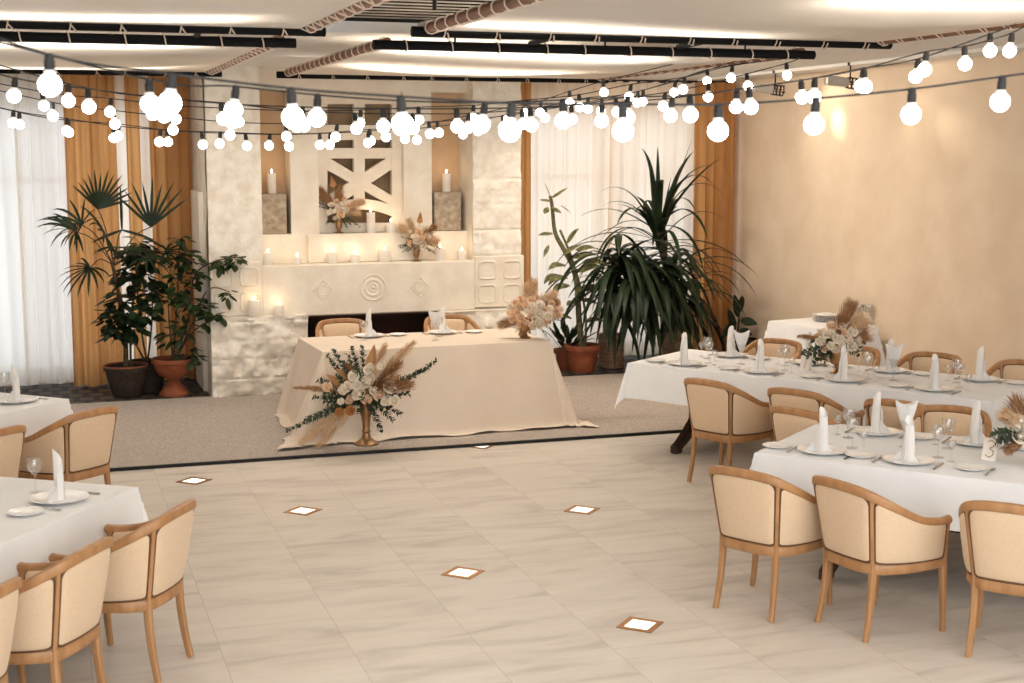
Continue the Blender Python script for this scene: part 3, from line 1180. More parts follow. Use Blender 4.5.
def shell(t, h):
    s = -1 if t < 0 else 1
    a = abs(t)
    bx, by = herm(TS, BXs, a), herm(TS, BYs, a)
    tx, ty, tz = herm(TS, TXs, a), herm(TS, TYs, a), herm(TS, TZs, a)
    return V((s * (bx + (tx - bx) * h), by + (ty - by) * h, ZB + (tz - ZB) * h))


def shell_n(t, h):
    e = 0.02
    d = shell(min(1, t + e), h) - shell(max(-1, t - e), h)
    n = V((d.y, -d.x, 0))
    return n.normalized()      # outward (away from the seat)


def make_chair():
    r = thing('tub_chair', '', 'chair')
    ts = linspace(-1, 1, 61)
    fr = MB()
    th = 0.009
    fr.grid(lambda t, h: shell(t, h) + shell_n(t, h) * th, ts, linspace(0, 1, 8))
    fr.grid(lambda t, h: shell(t, h) - shell_n(t, h) * th, ts, linspace(0, 1, 8), flip=True)
    for p in (0.36, -0.36):
        hs = linspace(0, 1, 10)
        fr.sweep([shell(p, h) for h in hs], [shell(p + 0.02, h) - shell(p - 0.02, h) for h in hs], 0.013, 0.02)
    for p in (0.985, -0.985):
        hs = linspace(0, 1, 8)
        fr.sweep([shell(p, h) for h in hs], [V((0, 1, 0)) for h in hs], 0.02, 0.019)
    fr.build('back_frame', M['wood'], r)
    tr = MB()
    tt = linspace(-1, 1, 71)
    hh = [0.025 - 0.005 * min(1, max(0, abs(t) - 0.36) / 0.4) for t in tt]
    pts = [shell(t, 1.0) + V((0, 0, -0.006)) for t in tt]
    # the arm ends run a little forward and roll down
    tr.sweep(pts, [shell_n(t, 1.0) for t in tt], 0.022, hh, k=12)
    for s in (-1, 1):
        e = shell(s * 1.0, 1.0)
        tr.ball((e.x, e.y + 0.005, e.z - 0.008), 0.026, 12, 8, (0.95, 0.9, 1))
    tr.build('top_rail', M['wood'], r)
    sr = MB()
    pts = [shell(t, 0.0) + V((0, 0, -0.012)) for t in ts]
    sr.sweep(pts, [shell_n(t, 0.0) for t in ts], 0.019, 0.03, k=8)
    a, b = shell(-1, 0), shell(1, 0)
    sr.sweep([a + V((0, 0, -0.012)), V((0, 0.255, ZB - 0.012)), b + V((0, 0, -0.012))], [V((0, 1, 0))] * 3, 0.017, 0.03, k=8)
    sr.build('seat_rail', M['wood'], r)
    # upholstered panels with their piping, both faces
    for (t0, t1, nm) in ((-0.342, 0.342, 'back_panel'), (0.378, 0.965, 'side_panel'), (-0.965, -0.378, 'side_panel')):
        pb = MB()
        us = [0.5 - 0.5 * cos(pi * q) for q in linspace(0, 1, 25)]
        vs_ = [0.5 - 0.5 * cos(pi * q) for q in linspace(0, 1, 13)]

        def span(u):
            k = 0.16
            q = abs(2 * u - 1)
            c = 0.0
            if q > 1 - k:
                z = (q - (1 - k)) / k
                c = 1 - sqrt(max(0, 1 - z * z))
            return 0.06 + 0.04 * c, 0.94 - 0.10 * c
        def face(u, v, side, push):
            t = t0 + (t1 - t0) * u
            h0, h1 = span(u)
            h = h0 + (h1 - h0) * v
            puff = (max(0, 1 - (2 * u - 1) ** 4) * max(0, 1 - (2 * v - 1) ** 4)) ** 0.5
            return shell(t, h) + shell_n(t, h) * side * (th + 0.001 + push * puff)
        pb.grid(lambda u, v: face(u, v, 1, 0.016), us, vs_)
        pb.grid(lambda u, v: face(u, v, -1, 0.03), us, vs_, flip=True)
        pn = pb.build(nm, M['cream'], r, angle=60)
        pp = MB()
        for side in (1, -1):
            ring = []
            ring += [face(u, 0, side, 0) for u in us]
            ring += [face(1, v, side, 0) for v in vs_[1:]]
            ring += [face(u, 1, side, 0) for u in us[::-1][1:]]
            ring += [face(0, v, side, 0) for v in vs_[::-1][1:-1]]
            pp.tube(ring, 0.0075, 6, closed=True)
        pp.build('piping', M['piping'], pn)
    # seat
    se = MB()
    out = [shell(t, 0.0) - shell_n(t, 0.0) * 0.012 for t in linspace(-1, 1, 41)] + [V((x, 0.235 + 0.02 * (1 - (x / 0.25) ** 2), ZB)) for x in linspace(0.25, -0.25, 11)]
    n = len(out)
    cen = V((0, 0.02, 0))
    rings = [(1.0, 0.395), (1.0, 0.435), (0.985, 0.452), (0.94, 0.466), (0.8, 0.478), (0.4, 0.486)]
    vs_ = []
    for s, z in rings:
        for p in out:
            vs_.append((cen.x + (p.x - cen.x) * s, cen.y + (p.y - cen.y) * s, z))
    fs = []
    for k in range(len(rings) - 1):
        for i in range(n):
            j = (i + 1) % n
            fs.append((k * n + i, k * n + j, (k + 1) * n + j, (k + 1) * n + i))
    fs.append(tuple(range((len(rings) - 1) * n, len(rings) * n)))
    fs.append(tuple(range(n - 1, -1, -1)))
    se.add(vs_, fs)
    se.build('seat', M['cream'], r, angle=60)
    for s in (-1, 1):
        lg = MB()
        p = shell(s * 0.36, 0.0)
        zs = linspace(0, 1, 9)
        lg.sweep([(p.x + s * (0.012 * u * u), p.y - 0.05 * u * u, 0.415 * (1 - u)) for u in zs], [(1, 0, 0)] * 9,
                 [0.021 - 0.005 * u for u in zs], [0.022 - 0.005 * u for u in zs], k=8)
        lg.build('leg', M['wood'], r)
        lg = MB()
        p = shell(s * 0.985, 0.0)
        lg.sweep([(p.x + s * (-0.006 * sin(u * pi) + 0.012 * u * u), p.y + 0.012 * sin(u * pi) + 0.01 * u, 0.415 * (1 - u)) for u in zs], [(1, 0, 0)] * 9,
                 [0.023 - 0.008 * u for u in zs], [0.023 - 0.008 * u for u in zs], k=8)
        lg.build('leg', M['wood'], r)
    r.scale = (0.93, 0.95, 0.99)
    return Proto(r)


CH = make_chair()


# ================================================================== TABLES
class Frame:
    """table frame: corner P (towards open floor, near side), s along the length, w across, at angle ang"""

    def __init__(self, P, ang, L, W, key):
        self.P = V((P[0], P[1], 0))
        self.a = radians(ang)
        self.e1 = V((cos(self.a), sin(self.a), 0))
        self.e2 = V((-sin(self.a), cos(self.a), 0))
        self.L, self.W, self.key = L, W, key

    def at(self, s, w, z=0.0):
        p = self.P + self.e1 * s + self.e2 * w
        return V((p.x, p.y, z))

    def centre(self):
        return self.at(self.L / 2, self.W / 2)


TH = 0.745
CT = TH + 0.004


def table(fr, label, base_z=0.0):
    c = fr.centre()
    t = thing('trestle_table', label, 'table', (c.x, c.y, base_z), fr.a, 'dark wooden trestle tables')
    hl, hw = fr.L / 2, fr.W / 2
    MB().rbox((-hl, -hw, TH - 0.035), (hl, hw, TH), 0.006).build('tabletop', M['dark_wood'], t)
    for s in (-1, 1):
        x = s * (hl - 0.42)
        g = MB()
        g.rbox((x - 0.05, -0.13, 0.09), (x + 0.05, 0.13, TH - 0.1), 0.01)
        g.rbox((x - 0.06, -hw * 0.72, TH - 0.1), (x + 0.06, hw * 0.72, TH - 0.035), 0.01)
        g.build('trestle', M['dark_wood'], t)
        for q in (-1, 1):
            f = MB()
            us = linspace(0, 1, 10)
            f.sweep([(x, q * (0.02 + (hw * 0.78) * u), 0.24 * (1 - u) ** 1.6 + 0.045 + 0.02 * sin(pi * u)) for u in us], [(1, 0, 0)] * 10,
                    [0.05 - 0.012 * u for u in us], [0.075 - 0.035 * u for u in us], k=8)
            f.rbox((x - 0.035, q * hw * 0.78 - 0.05, 0.0), (x + 0.035, q * hw * 0.78 + 0.05, 0.075), 0.01)
            f.build('foot', M['dark_wood'], t)
    MB().rbox((-hl + 0.42, -0.025, 0.28), (hl - 0.42, 0.025, 0.36), 0.006).build('stretcher', M['dark_wood'], t)
    return t


def knots(half, d, n_in, n_out):
    inner = linspace(-half + 0.012, half - 0.012, n_in)
    out = [half - 0.004, half, half + 0.004, half + 0.012] + linspace(half + 0.03, half + d, n_out)
    return [-x for x in out[::-1]] + inner + out


def tablecloth(fr, label, d=0.3, seed=0.0):
    hl, hw = fr.L / 2 + 0.004, fr.W / 2 + 0.004
    b = MB()

    def g(rx, ry):
        sx, sy = (1 if rx > 0 else -1), (1 if ry > 0 else -1)
        ex, ey = max(0, abs(rx) - hl), max(0, abs(ry) - hw)
        cx, cy = max(-hl, min(hl, rx)), max(-hw, min(hw, ry))
        if ex > 0 and ey > 0:
            r_ = hypot(ex, ey)
            th = atan2(ey, ex)
            s = 0.10 + 0.17 * sin(2 * th) ** 2
            out = r_ * s
            return (cx + sx * out * cos(th), cy + sy * out * sin(th), CT - r_ * sqrt(1 - s * s))
        e = max(ex, ey)
        if e == 0:
            return (rx, ry, CT + 0.0015 * noise.noise((rx * 3 + seed, ry * 3, 0)))
        al = ry if ex > 0 else rx
        f = min(1, e / d)
        fl_ = 0.10 * e + 0.016 * f * sin(al * 9 + seed + 2 * noise.noise((al * 2 + seed, 0, 0))) + 0.01 * f * noise.noise((al * 5, e * 4, seed))
        near = min(1, max(0, ((hw if ex > 0 else hl) - abs(al)) / 0.12))
        fl_ = 0.12 * e * (1 - near) + fl_ * near
        fl_ = max(fl_, 0.02 * e)
        return (cx + (sx * fl_ if ex > 0 else 0), cy + (sy * fl_ if ey > 0 else 0), CT - e * 0.99)
    b.grid(g, knots(hl, d, 50, 8), knots(hw, d, 22, 8))
    o = b.build('tablecloth', M['linen'], angle=180)
    c = fr.centre()
    o.location = (c.x, c.y, 0)
    o.rotation_euler = (0, 0, fr.a)
    return tag(o, label, 'tablecloth', 'white guest tablecloths')


pw = at_z(628, 363, CT)
TW = Frame((pw.x, pw.y), -55, 3.1, 1.05, 'plaster-wall table')
pn_ = at_z(755, 453, CT)
TN = Frame((pn_.x, pn_.y), -50, 3.1, 1.15, 'table before plaster-wall table')
pd_ = at_z(137, 487, CT)
TD = Frame((pd_.x, pd_.y), 235, 3.1, -1.05, 'table before drapes table')
pu_ = at_z(68, 399, CT)
TU = Frame((pu_.x, pu_.y), 226, 3.1, -1.05, 'table by tan drapes')
for f in (TD, TU):          # their near side lies the other way round
    f.e2 = -f.e2
    f.W = abs(f.W)


def seat_dir(fr, near):
    d = fr.e2 if near else -fr.e2
    return atan2(d.y, d.x) - pi / 2


for fr, l1, l2 in ((TW, 'dark trestle table beside the plaster wall', 'white cloth on the long table beside the plaster wall'),
                   (TN, 'dark trestle table behind the three front chairs', 'white cloth on the table behind the three front chairs'),
                   (TD, 'dark trestle table behind the window-side front chairs', 'white cloth on the front window-side table with a folded napkin'),
                   (TU, 'dark trestle table nearest the tan drapes', 'white cloth on the table before the tan drapes, cut by the frame edge')):
    table(fr, l1)
    tablecloth(fr, l2, 0.3, fr.P.x)


# ------------------------------------------------------------------ tableware prototypes
def one(name, mbs, cat):
    """[(part name, mb, material)]: one mesh if single, else an empty with parts"""
    if len(mbs) == 1:
        o = mbs[0][1].build(name, mbs[0][2])
        o['category'] = cat
        return Proto(o)
    r = thing(name, '', cat)
    for n, b, m in mbs:
        b.build(n, m, r)
    return Proto(r)


P_plate = one('dinner_plate', [('plate', MB().lathe([(0.0, 0.003), (0.085, 0.003), (0.09, 0.0), (0.098, 0.003), (0.135, 0.016), (0.15, 0.019), (0.151, 0.021), (0.135, 0.020), (0.1, 0.009), (0.09, 0.007), (0, 0.007)], 40), M['china'])], 'plate')
P_side = one('side_plate', [('plate', MB().lathe([(0.0, 0.003), (0.05, 0.003), (0.055, 0.0), (0.06, 0.003), (0.084, 0.013), (0.09, 0.014), (0.09, 0.016), (0.082, 0.016), (0.06, 0.008), (0, 0.007)], 32), M['china'])], 'plate')


def napkin_mb():
    b = MB()
    n = 20

    def g(a, v):
        ang = a
        rx = 0.029 - 0.005 * v + 0.003 * cos(3 * ang)
        ry = 0.026 - 0.004 * v
        tip = 0.24 + 0.028 * cos(ang - 2.2)
        return (rx * cos(ang) + 0.004 * sin(v * 4), ry * sin(ang), tip * v)
    b.grid(g, [2 * pi * k / n for k in range(n)], linspace(0, 1, 7), closed=True)
    # overlapping outer flap
    b.prism([(-0.038, -0.012, 0.0), (-0.012, -0.029, 0.0), (-0.006, -0.027, 0.2), (-0.030, -0.012, 0.14)], (-0.003, -0.004, 0))
    # turned out skirt at the foot
    for (sx, ln, hz) in ((-1, 0.1, 0.075), (1, 0.06, 0.04)):
        b.prism([(sx * 0.02, -0.018, 0.0), (sx * ln, -0.004, 0.0), (sx * 0.03, -0.008, hz)], (0, 0.024, 0))
    return b


P_nap = one('folded_napkin', [('napkin', napkin_mb(), M['napkin'])], 'napkin')


def stem_glass(H, R_, stem_r, bowl_h):
    b = MB()
    b.lathe([(0.0, 0.0), (R_ * 0.85, 0.0), (R_ * 0.85, 0.002), (R_ * 0.3, 0.006), (stem_r, 0.014), (stem_r, H - bowl_h - 0.006), (R_ * 0.35, H - bowl_h + 0.004),
             (R_ * 0.75, H - bowl_h * 0.75), (R_ * 0.98, H - bowl_h * 0.45), (R_, H - bowl_h * 0.25), (R_ * 0.92, H), (R_ * 0.89, H), (R_ * 0.96, H - bowl_h * 0.3),
             (R_ * 0.7, H - bowl_h * 0.72), (0, H - bowl_h + 0.006)], 24)
    return b


P_wine = one('wine_glass', [('glass', stem_glass(0.185, 0.041, 0.0035, 0.085), M['glass'])], 'glass')
P_shot = one('liqueur_glass', [('glass', stem_glass(0.125, 0.026, 0.003, 0.055), M['glass'])], 'glass')


def knife_mb():
    b = MB()
    b.rbox((-0.007, -0.105, 0.0), (0.007, -0.02, 0.007), 0.002)
    b.prism([(-0.008, -0.02, 0.002), (0.008, -0.02, 0.002), (0.011, 0.07, 0.002), (0.0, 0.108, 0.002), (-0.008, 0.09, 0.002)], (0, 0, 0.002))
    return b


def fork_mb():
    b = MB()
    b.sweep([(0, -0.1, 0.004), (0, -0.05, 0.005), (0, 0.02, 0.008), (0, 0.045, 0.004)], [(1, 0, 0)] * 4, [0.008, 0.006, 0.003, 0.009], [0.002] * 4, k=6)
    for x in (-0.009, -0.003, 0.003, 0.009):
        b.sweep([(x, 0.043, 0.004), (x, 0.075, 0.003), (x, 0.1, 0.006)], [(1, 0, 0)] * 3, [0.0022, 0.002, 0.0014], [0.0014] * 3, k=6)
    b.rbox((-0.0105, 0.035, 0.002), (0.0105, 0.05, 0.006), 0.0015)
    return b


P_knife = one('table_knife', [('knife', knife_mb(), M['steel'])], 'knife')
P_fork = one('table_fork', [('fork', fork_mb(), M['steel'])], 'fork')


def place(fr, s, w, near, items, ordn, side=None, z=None):
    rz = seat_dir(fr, near)
    o = fr.at(s, w)
    z = (CT if z is None else z) + 0.002
    side = side or ('near-side' if near else 'far-side')
    fx_ = V((cos(rz), sin(rz), 0))
    fy_ = V((-sin(rz), cos(rz), 0))
    tail = '%s %s place from open floor, %s' % (ordn, side, fr.key)

    def at(x, y_, zz=0.0):
        p = o + fx_ * x + fy_ * y_
        return (p.x, p.y, z + zz)
    if 'p' in items:
        P_plate.put(at(0, 0), rz, 'white dinner plate, ' + tail, 'dinner plates')
    if 'n' in items:
        P_nap.put(at(0, 0, 0.0075), rz + rnd(-0.3, 0.3), 'tall folded napkin, ' + tail, 'folded napkins')
    if 's' in items:
        P_side.put(at(-0.285, 0.0), rz, 'small side plate, ' + tail, 'side plates')
    if 'w' in items:
        P_wine.put(at(0.11, 0.22), rz, 'stemmed wine glass, ' + tail, 'wine glasses')
    if 'l' in items:
        P_shot.put(at(0.205, 0.15), rz, 'small liqueur glass, ' + tail, 'liqueur glasses')
    if 'k' in items:
        P_knife.put(at(0.178, -0.02), rz, 'steel table knife, ' + tail, 'knives')
    if 'f' in items:
        P_fork.put(at(-0.175, -0.02), rz + 0.0, 'steel table fork, ' + tail, 'forks')


ORD = ['first', 'second', 'third', 'fourth', 'fifth']
for i, s in enumerate((0.44, 1.15, 1.87, 2.60)):
    place(TW, s, 0.19, True, 'pnswlkf', ORD[i])
for i, s in enumerate((0.52, 1.26, 1.98, 2.72)):
    place(TW, s, TW.W - 0.19, False, 'pnswlkf', ORD[i])
for i, s in enumerate((0.34, 0.86)):
    place(TN, s, 0.22, True, 'pnswlkf', ORD[i])
place(TN, 1.50, 0.22, True, 'sf', 'third')
for i, s in enumerate((0.44, 1.06)):
    place(TN, s, TN.W - 0.2, False, 'pnswlkf', ORD[i])
place(TD, 0.385, 0.22, True, 'pnswlkf', 'first')
place(TU, 0.26, 0.24, True, 'pnwk', 'first')

GP = 'cream tub chairs'
for (fr, s, w, near, lab, tw_) in (
        (TW, 1.26, -0.52, True, 'cream tub chair back with a free leg on the carpet side, drawn to plaster-wall table', -0.17),
        (TW, 1.96, -0.52, True, 'cream tub chair half hidden behind another chair, backing the plaster-wall table', -0.1),
        (TW, 2.70, -0.52, True, 'cream tub chair between the two long tables, farther along, back toward viewer', 0.0),
        (TW, 0.62, TW.W + 0.26, False, 'tub chair by the wall facing viewer, before the small glossy plant', 0.0),
        (TW, 1.36, TW.W + 0.26, False, 'tub chair facing viewer behind the bouquet on the plaster-wall table', 0.0),
        (TW, 2.08, TW.W + 0.26, False, 'tub chair facing viewer, alone against the bare plaster wall', 0.0),
        (TW, 2.86, TW.W + 0.26, False, 'tub chair facing viewer at the frame edge by the plaster wall', 0.0),
        (TN, 0.30, -0.48, True, 'front cream tub chair beside the open marble floor', -0.2),
        (TN, 0.93, -0.5, True, 'front cream tub chair with its whole curved arm showing, middle of three', -0.5),
        (TN, 1.66, -0.5, True, 'front cream tub chair cut by the frame edge, beside the middle one', 0.0),
        (TN, 0.72, TN.W + 0.3, False, 'cream tub chair facing viewer behind the white fanned napkins', 0.0),
        (TN, 1.42, TN.W + 0.3, False, 'cream tub chair facing viewer behind the front table bouquet', 0.0),
        (TD, 0.62, -0.28, True, 'cream tub chair standing out into the marble floor, window side front', 0.08),
        (TD, 1.34, -0.26, True, 'cream tub chair second along the front window-side table', 0.05),
        (TD, 2.0, -0.25, True, 'cream tub chair mostly cut off at the lower frame corner', 0.1),
        (TU, 0.55, -0.46, True, 'cream tub chair nearest the carpet at the drapes table', -0.1),
        (TU, 1.35, -0.40, True, 'cream tub chair behind the wine glass, cut by the frame edge', 0.0)):
    p = fr.at(s, w)
    CH.put((p.x, p.y, 0), seat_dir(fr, near) + tw_, lab, GP)


# the chair standing at the short end of the front table
pc = at_z(800, 412, 0.8)
CH.put((pc.x + 0.24, pc.y + 0.1, 0), radians(22) - pi / 2, 'cream tub chair at the short end of the front table, before another chair', GP)


# napkins fanned in stemmed glasses
def fan_mb():
    b = MB()
    n = 26

    def g(a, v):
        z = 1 if int(round(a / (2 * pi / (2 * n)))) % 2 == 0 else 0.8
        r_ = (0.012 + 0.058 * v ** 0.8) * (z if v > 0.1 else 1)
        return (r_ * cos(a), r_ * 0.55 * sin(a), 0.105 + 0.17 * v + (0.014 * cos(2 * a) if v > 0.9 else 0))
    b.grid(g, [2 * pi * k / (2 * n) for k in range(2 * n)], linspace(0, 1, 6), closed=True)
    b.grid(lambda a, v: (0.05 * v * cos(a), 0.026 * v * sin(a), 0.2 + 0.06 * v), [2 * pi * k / 16 for k in range(16)], linspace(0.05, 1, 4), closed=True)
    return b


P_fan = one('napkin_fan', [('napkin', fan_mb(), M['napkin'])], 'napkin')
P_fglass = one('napkin_glass', [('glass', MB().lathe([(0, 0), (0.036, 0), (0.036, 0.003), (0.008, 0.012), (0.006, 0.05), (0.014, 0.09), (0.036, 0.16), (0.038, 0.17), (0.034, 0.165), (0.012, 0.094), (0, 0.09)], 24), M['glass'])], 'glass')
for (px, py, z, lab) in ((741, 364, CT, 'plaster-wall table toward the plants'), (893, 380, CT, 'plaster-wall table beyond the bouquet'),
                         (905, 447, CT, 'table behind the front chairs'), (435.5, 340, CT + CZ, 'head table between the two chairs')):
    p = at_z(px, py, z + 0.002)
    P_fglass.put(tuple(p), 0.3, 'stemmed glass holding fanned napkins, ' + lab, 'napkin glasses')
    P_fan.put(tuple(p), -YAW, 'fanned white paper napkins in a glass, ' + lab, 'fanned napkins')


# tent cards with a brushed number
def tent_card(px, py, label, rz, digit):
    p = at_z(px, py, CT + 0.002)
    t = thing('table_number_card', label, 'card', tuple(p), rz, 'table number cards')
    t.rotation_euler = (0, radians(8), rz)
    b = MB()
    h, w, d = 0.125, 0.04, 0.05
    b.prism([(-w, -d, 0), (w, -d, 0), (w, 0, h), (-w, 0, h)], (0, 0.002, 0.001))
    b.prism([(-w, d, 0), (w, d, 0), (w, 0, h), (-w, 0, h)], (0, -0.002, 0.001))
    b.build('card', M['card'], t, smooth=False)
    s = MB()
    n = V((0, -h, d)).normalized()
    n = V((0, -h, d)).normalized()

    def q(x, v):
        return V((x, -d + d * v, h * v)) + V((0, -0.003, 0.001))
    if digit == 3:
        pts = [(-0.018, 0.82), (0.0, 0.9), (0.02, 0.8), (0.012, 0.64), (-0.004, 0.55), (0.016, 0.46), (0.02, 0.3), (0.0, 0.16), (-0.022, 0.24)]
    else:
        pts = [(-0.006, 0.78), (0.006, 0.9), (0.004, 0.6), (0.002, 0.15)]
    s.tube(catmull([q(a, c_) for a, c_ in pts], 4), 0.0022, 6)
    s.build('numeral', M['ink'], t)
    return t


tent_card(988, 459, 'small tilted card with a brushed brown numeral on the front table', radians(-38), 3)
tent_card(805, 370, 'small pale card with a thin numeral beside the bouquet, plaster-wall table', radians(-50), 1)

# ================================================================== HEAD TABLE
hx0, hx1 = 2.36, 4.53
hy0, hy1 = 12.43, 13.44
HT = Frame((hx0, hy0), 2, hx1 - hx0, hy1 - hy0, 'head table')
table(HT, 'dark trestle table hidden under the long ivory cloth before the fireplace', CZ)


def head_cloth():
    b = MB()
    hl, hw = HT.L / 2 + 0.004, HT.W / 2 + 0.004
    top = CT
    Hh = top - 0.004
    D = {('x', -1): 1.16, ('x', 1): 1.0, ('y', -1): 1.0, ('y', 1): 0.95}

    def prof(s, flare, pool_seed, th):
        """distance s past the edge -> (out, z)"""
        ln = Hh / cos(flare)
        if s <= ln:
            return s * sin(flare), top - s * cos(flare)
        e = s - ln
        z = 0.008 + 0.026 * max(0, noise.noise((pool_seed * 4, e * 9, 1.5)) + 0.35) * min(1, e / 0.06)
        return ln * sin(flare) + e * 0.75, z

    def g(rx, ry):
        sx, sy = (1 if rx > 0 else -1), (1 if ry > 0 else -1)
        ex, ey = max(0, abs(rx) - hl), max(0, abs(ry) - hw)
        cx, cy = max(-hl, min(hl, rx)), max(-hw, min(hw, ry))
        flx = radians(13) if sx < 0 else radians(11)
        fly = radians(27) if sy < 0 else radians(8)
        if ex == 0 and ey == 0:
            return (rx, ry, top)
        if ex > 0 and ey > 0:
            r_ = max(ex, ey)
            th = atan2(ey, ex)
            k = th / (pi / 2)
            fl_ = flx * (1 - k) + fly * k
            fold = sin(4 * th) ** 2 * 0.10 + sin(2 * th) ** 2 * 0.06
            r_ = hypot(ex, ey) * (1 - (0.04 if sy < 0 else 0.36) * sin(2 * th))
            if sy < 0:
                fl_ += radians(7) * sin(2 * th)
            o, z = prof(r_, fl_ + fold * 0.8, cx + th * 2 + 3 * sy, th)
            kk = o * (1 + 0.10 * sin(9 * th) * min(1, r_ / 0.5))
            return (cx + sx * kk * cos(th) * (0.5 if sx > 0 and sy < 0 else 1.0), cy + sy * kk * sin(th), z)
        e = max(ex, ey)
        al = ry if ex > 0 else rx
        fl_ = flx if ex > 0 else fly
        hm = hw if ex > 0 else hl
        wv = 0.012 * sin(al * 7 + 1.3) + 0.02 * noise.noise((al * 2.5, 2.0, e * 0.6))
        o, z = prof(e, fl_ + wv * 0.9, al, 0)
        o += wv * min(1, e / 0.4)
        return (cx + (sx * o if ex > 0 else 0), cy + (sy * o if ey > 0 else 0), z)

    def kn(half, dn, dp, n):
        a = [half - 0.006, half, half + 0.006, half + 0.02]
        neg = [-x for x in a] + [-x for x in linspace(half + 0.06, half + dn, 22)]
        pos = a + linspace(half + 0.06, half + dp, 22)
        return sorted(neg) + linspace(-half + 0.02, half - 0.02, n) + pos
    b.grid(g, kn(hl, 0.88, 0.86, 48), kn(hw, 0.97, 0.79, 24))
    o = b.build('tablecloth', M['ivory'], angle=180)
    c = HT.centre()
    o.location = (c.x, c.y, CZ)
    o.rotation_euler = (0, 0, HT.a)
    tag(o, 'long ivory cloth over the head table, pooling on the carpet', 'tablecloth')


head_cloth()
HZ = CT + CZ
HT.key = 'head table'
for (px, py, ordn) in ((370.5, 336, 'first'), (446, 333.5, 'second')):
    p = at_z(px, py, HZ)
    r = place(HT, p.x - hx0, min(p.y - hy0, HT.W - 0.17), False, 'pnwkf', ordn, 'fireplace-side', HZ)
for (px, py, lab) in ((398, 335.5, 'small side plate on the head table between the two settings'), (474, 332.5, 'small side plate on the head table beyond the second setting')):
    p = at_z(px, py, HZ)
    P_side.put((p.x, min(p.y, hy1 - 0.1), HZ + 0.002), 0, lab, 'side plates')
for (px, lab) in ((347, 'tub chair behind the head table at the dark firebox, toward the plants'), (455, 'tub chair behind the head table below the carved mantel end')):
    p = at_y(px, 330, hy1 + 0.42)
    CH.put((p.x, hy1 + 0.42, CZ), pi, lab, GP)


# ================================================================== FLOWERS
def rose_mb(seed):
    rs = random.Random(seed)
    b = MB()
    for ring, (n, r_, h, open_) in enumerate(((1, 0.3, 0.8, 0.1), (3, 0.48, 0.75, 0.3), (4, 0.74, 0.6, 0.7), (6, 1.08, 0.34, 1.3))):
        for k in range(n):
            a0 = 2 * pi * k / n + rs.uniform(0, 1) + ring
            wd = 2 * pi / n * 0.75 if n > 1 else pi

            def g(u, v):
                a = a0 + (u - 0.5) * wd * 1.5
                rr = r_ * (0.25 + 0.75 * sin(min(1, v * 1.1) * pi / 2)) * (1 + 0.12 * open_ * max(0, v - 0.7) / 0.3)
                z = -0.45 + (h + 0.45) * v * (1 - 0.18 * (2 * u - 1) ** 2) - 0.2 * open_ * max(0, v - 0.75)
                return (rr * cos(a), rr * sin(a), z)
            b.grid(g, linspace(0, 1, 6), linspace(0, 1, 5))
    b.ball((0, 0, 0.1), 0.42, 8, 6)
    return b


def blossom_me(mt, seed):
    o = rose_mb(seed).build('rose', mt, angle=80)
    COL.objects.unlink(o)
    return o


ROSE = {k: blossom_me(M[k], i) for i, k in enumerate(('rose_white', 'rose_peach', 'rose_amber'))}


def strip(b, pts, widths, side):
    """flat tapering ribbon with a light fold along the middle"""
    n = len(pts)
    vs = []
    for i in range(n):
        p = V(pts[i])
        t = (V(pts[min(i + 1, n - 1)]) - V(pts[max(i - 1, 0)])).normalized()
        s = V(side)
        s = (s - t * s.dot(t))
        if s.length < 1e-6:
            s = t.orthogonal()
        s.normalize()
        nn = t.cross(s)
        vs += [p - s * widths[i] + nn * widths[i] * 0.25, p, p + s * widths[i] + nn * widths[i] * 0.25]
    fs = []
    for i in range(n - 1):
        for k in range(2):
            fs.append((i * 3 + k, i * 3 + k + 1, i * 3 + 4 + k, i * 3 + 3 + k))
    b.add(vs, fs)


def plume_mb(p0, d, L, R_, seed=0, droop=0.15, dens=230):
    rs = random.Random(seed)
    b = MB()
    d = V(d).normalized()
    axis = []
    p = V(p0)
    dd = V(d)
    for i in range(13):
        axis.append(V(p))
        p = p + dd * (L / 12)
        dd = (dd - V((0, 0, droop / 12 * 2))).normalized()
    b.tube(axis, [0.003] * 12 + [0.001], 5)
    for k in range(dens):
        u = rs.random() ** 0.8
        i = min(11, int(u * 12))
        fr_ = u * 12 - i
        o = axis[i].lerp(axis[i + 1], fr_)
        t = (axis[i + 1] - axis[i]).normalized()
        a = t.orthogonal().normalized()
        c_ = t.cross(a)
        an = rs.uniform(0, 2 * pi)
        rad = R_ * (0.35 + 0.65 * sin(pi * min(1, u * 0.8 + 0.18)))
        out = (a * cos(an) + c_ * sin(an))
        l = rad * rs.uniform(0.7, 1.3)
        e = o + out * l + t * l * 1.6
        m_ = o + out * l * 0.6 + t * l * 0.5
        strip(b, [o, m_, e], [0.0016, 0.0028, 0.0006], c_ * cos(an) - a * sin(an))
    return b


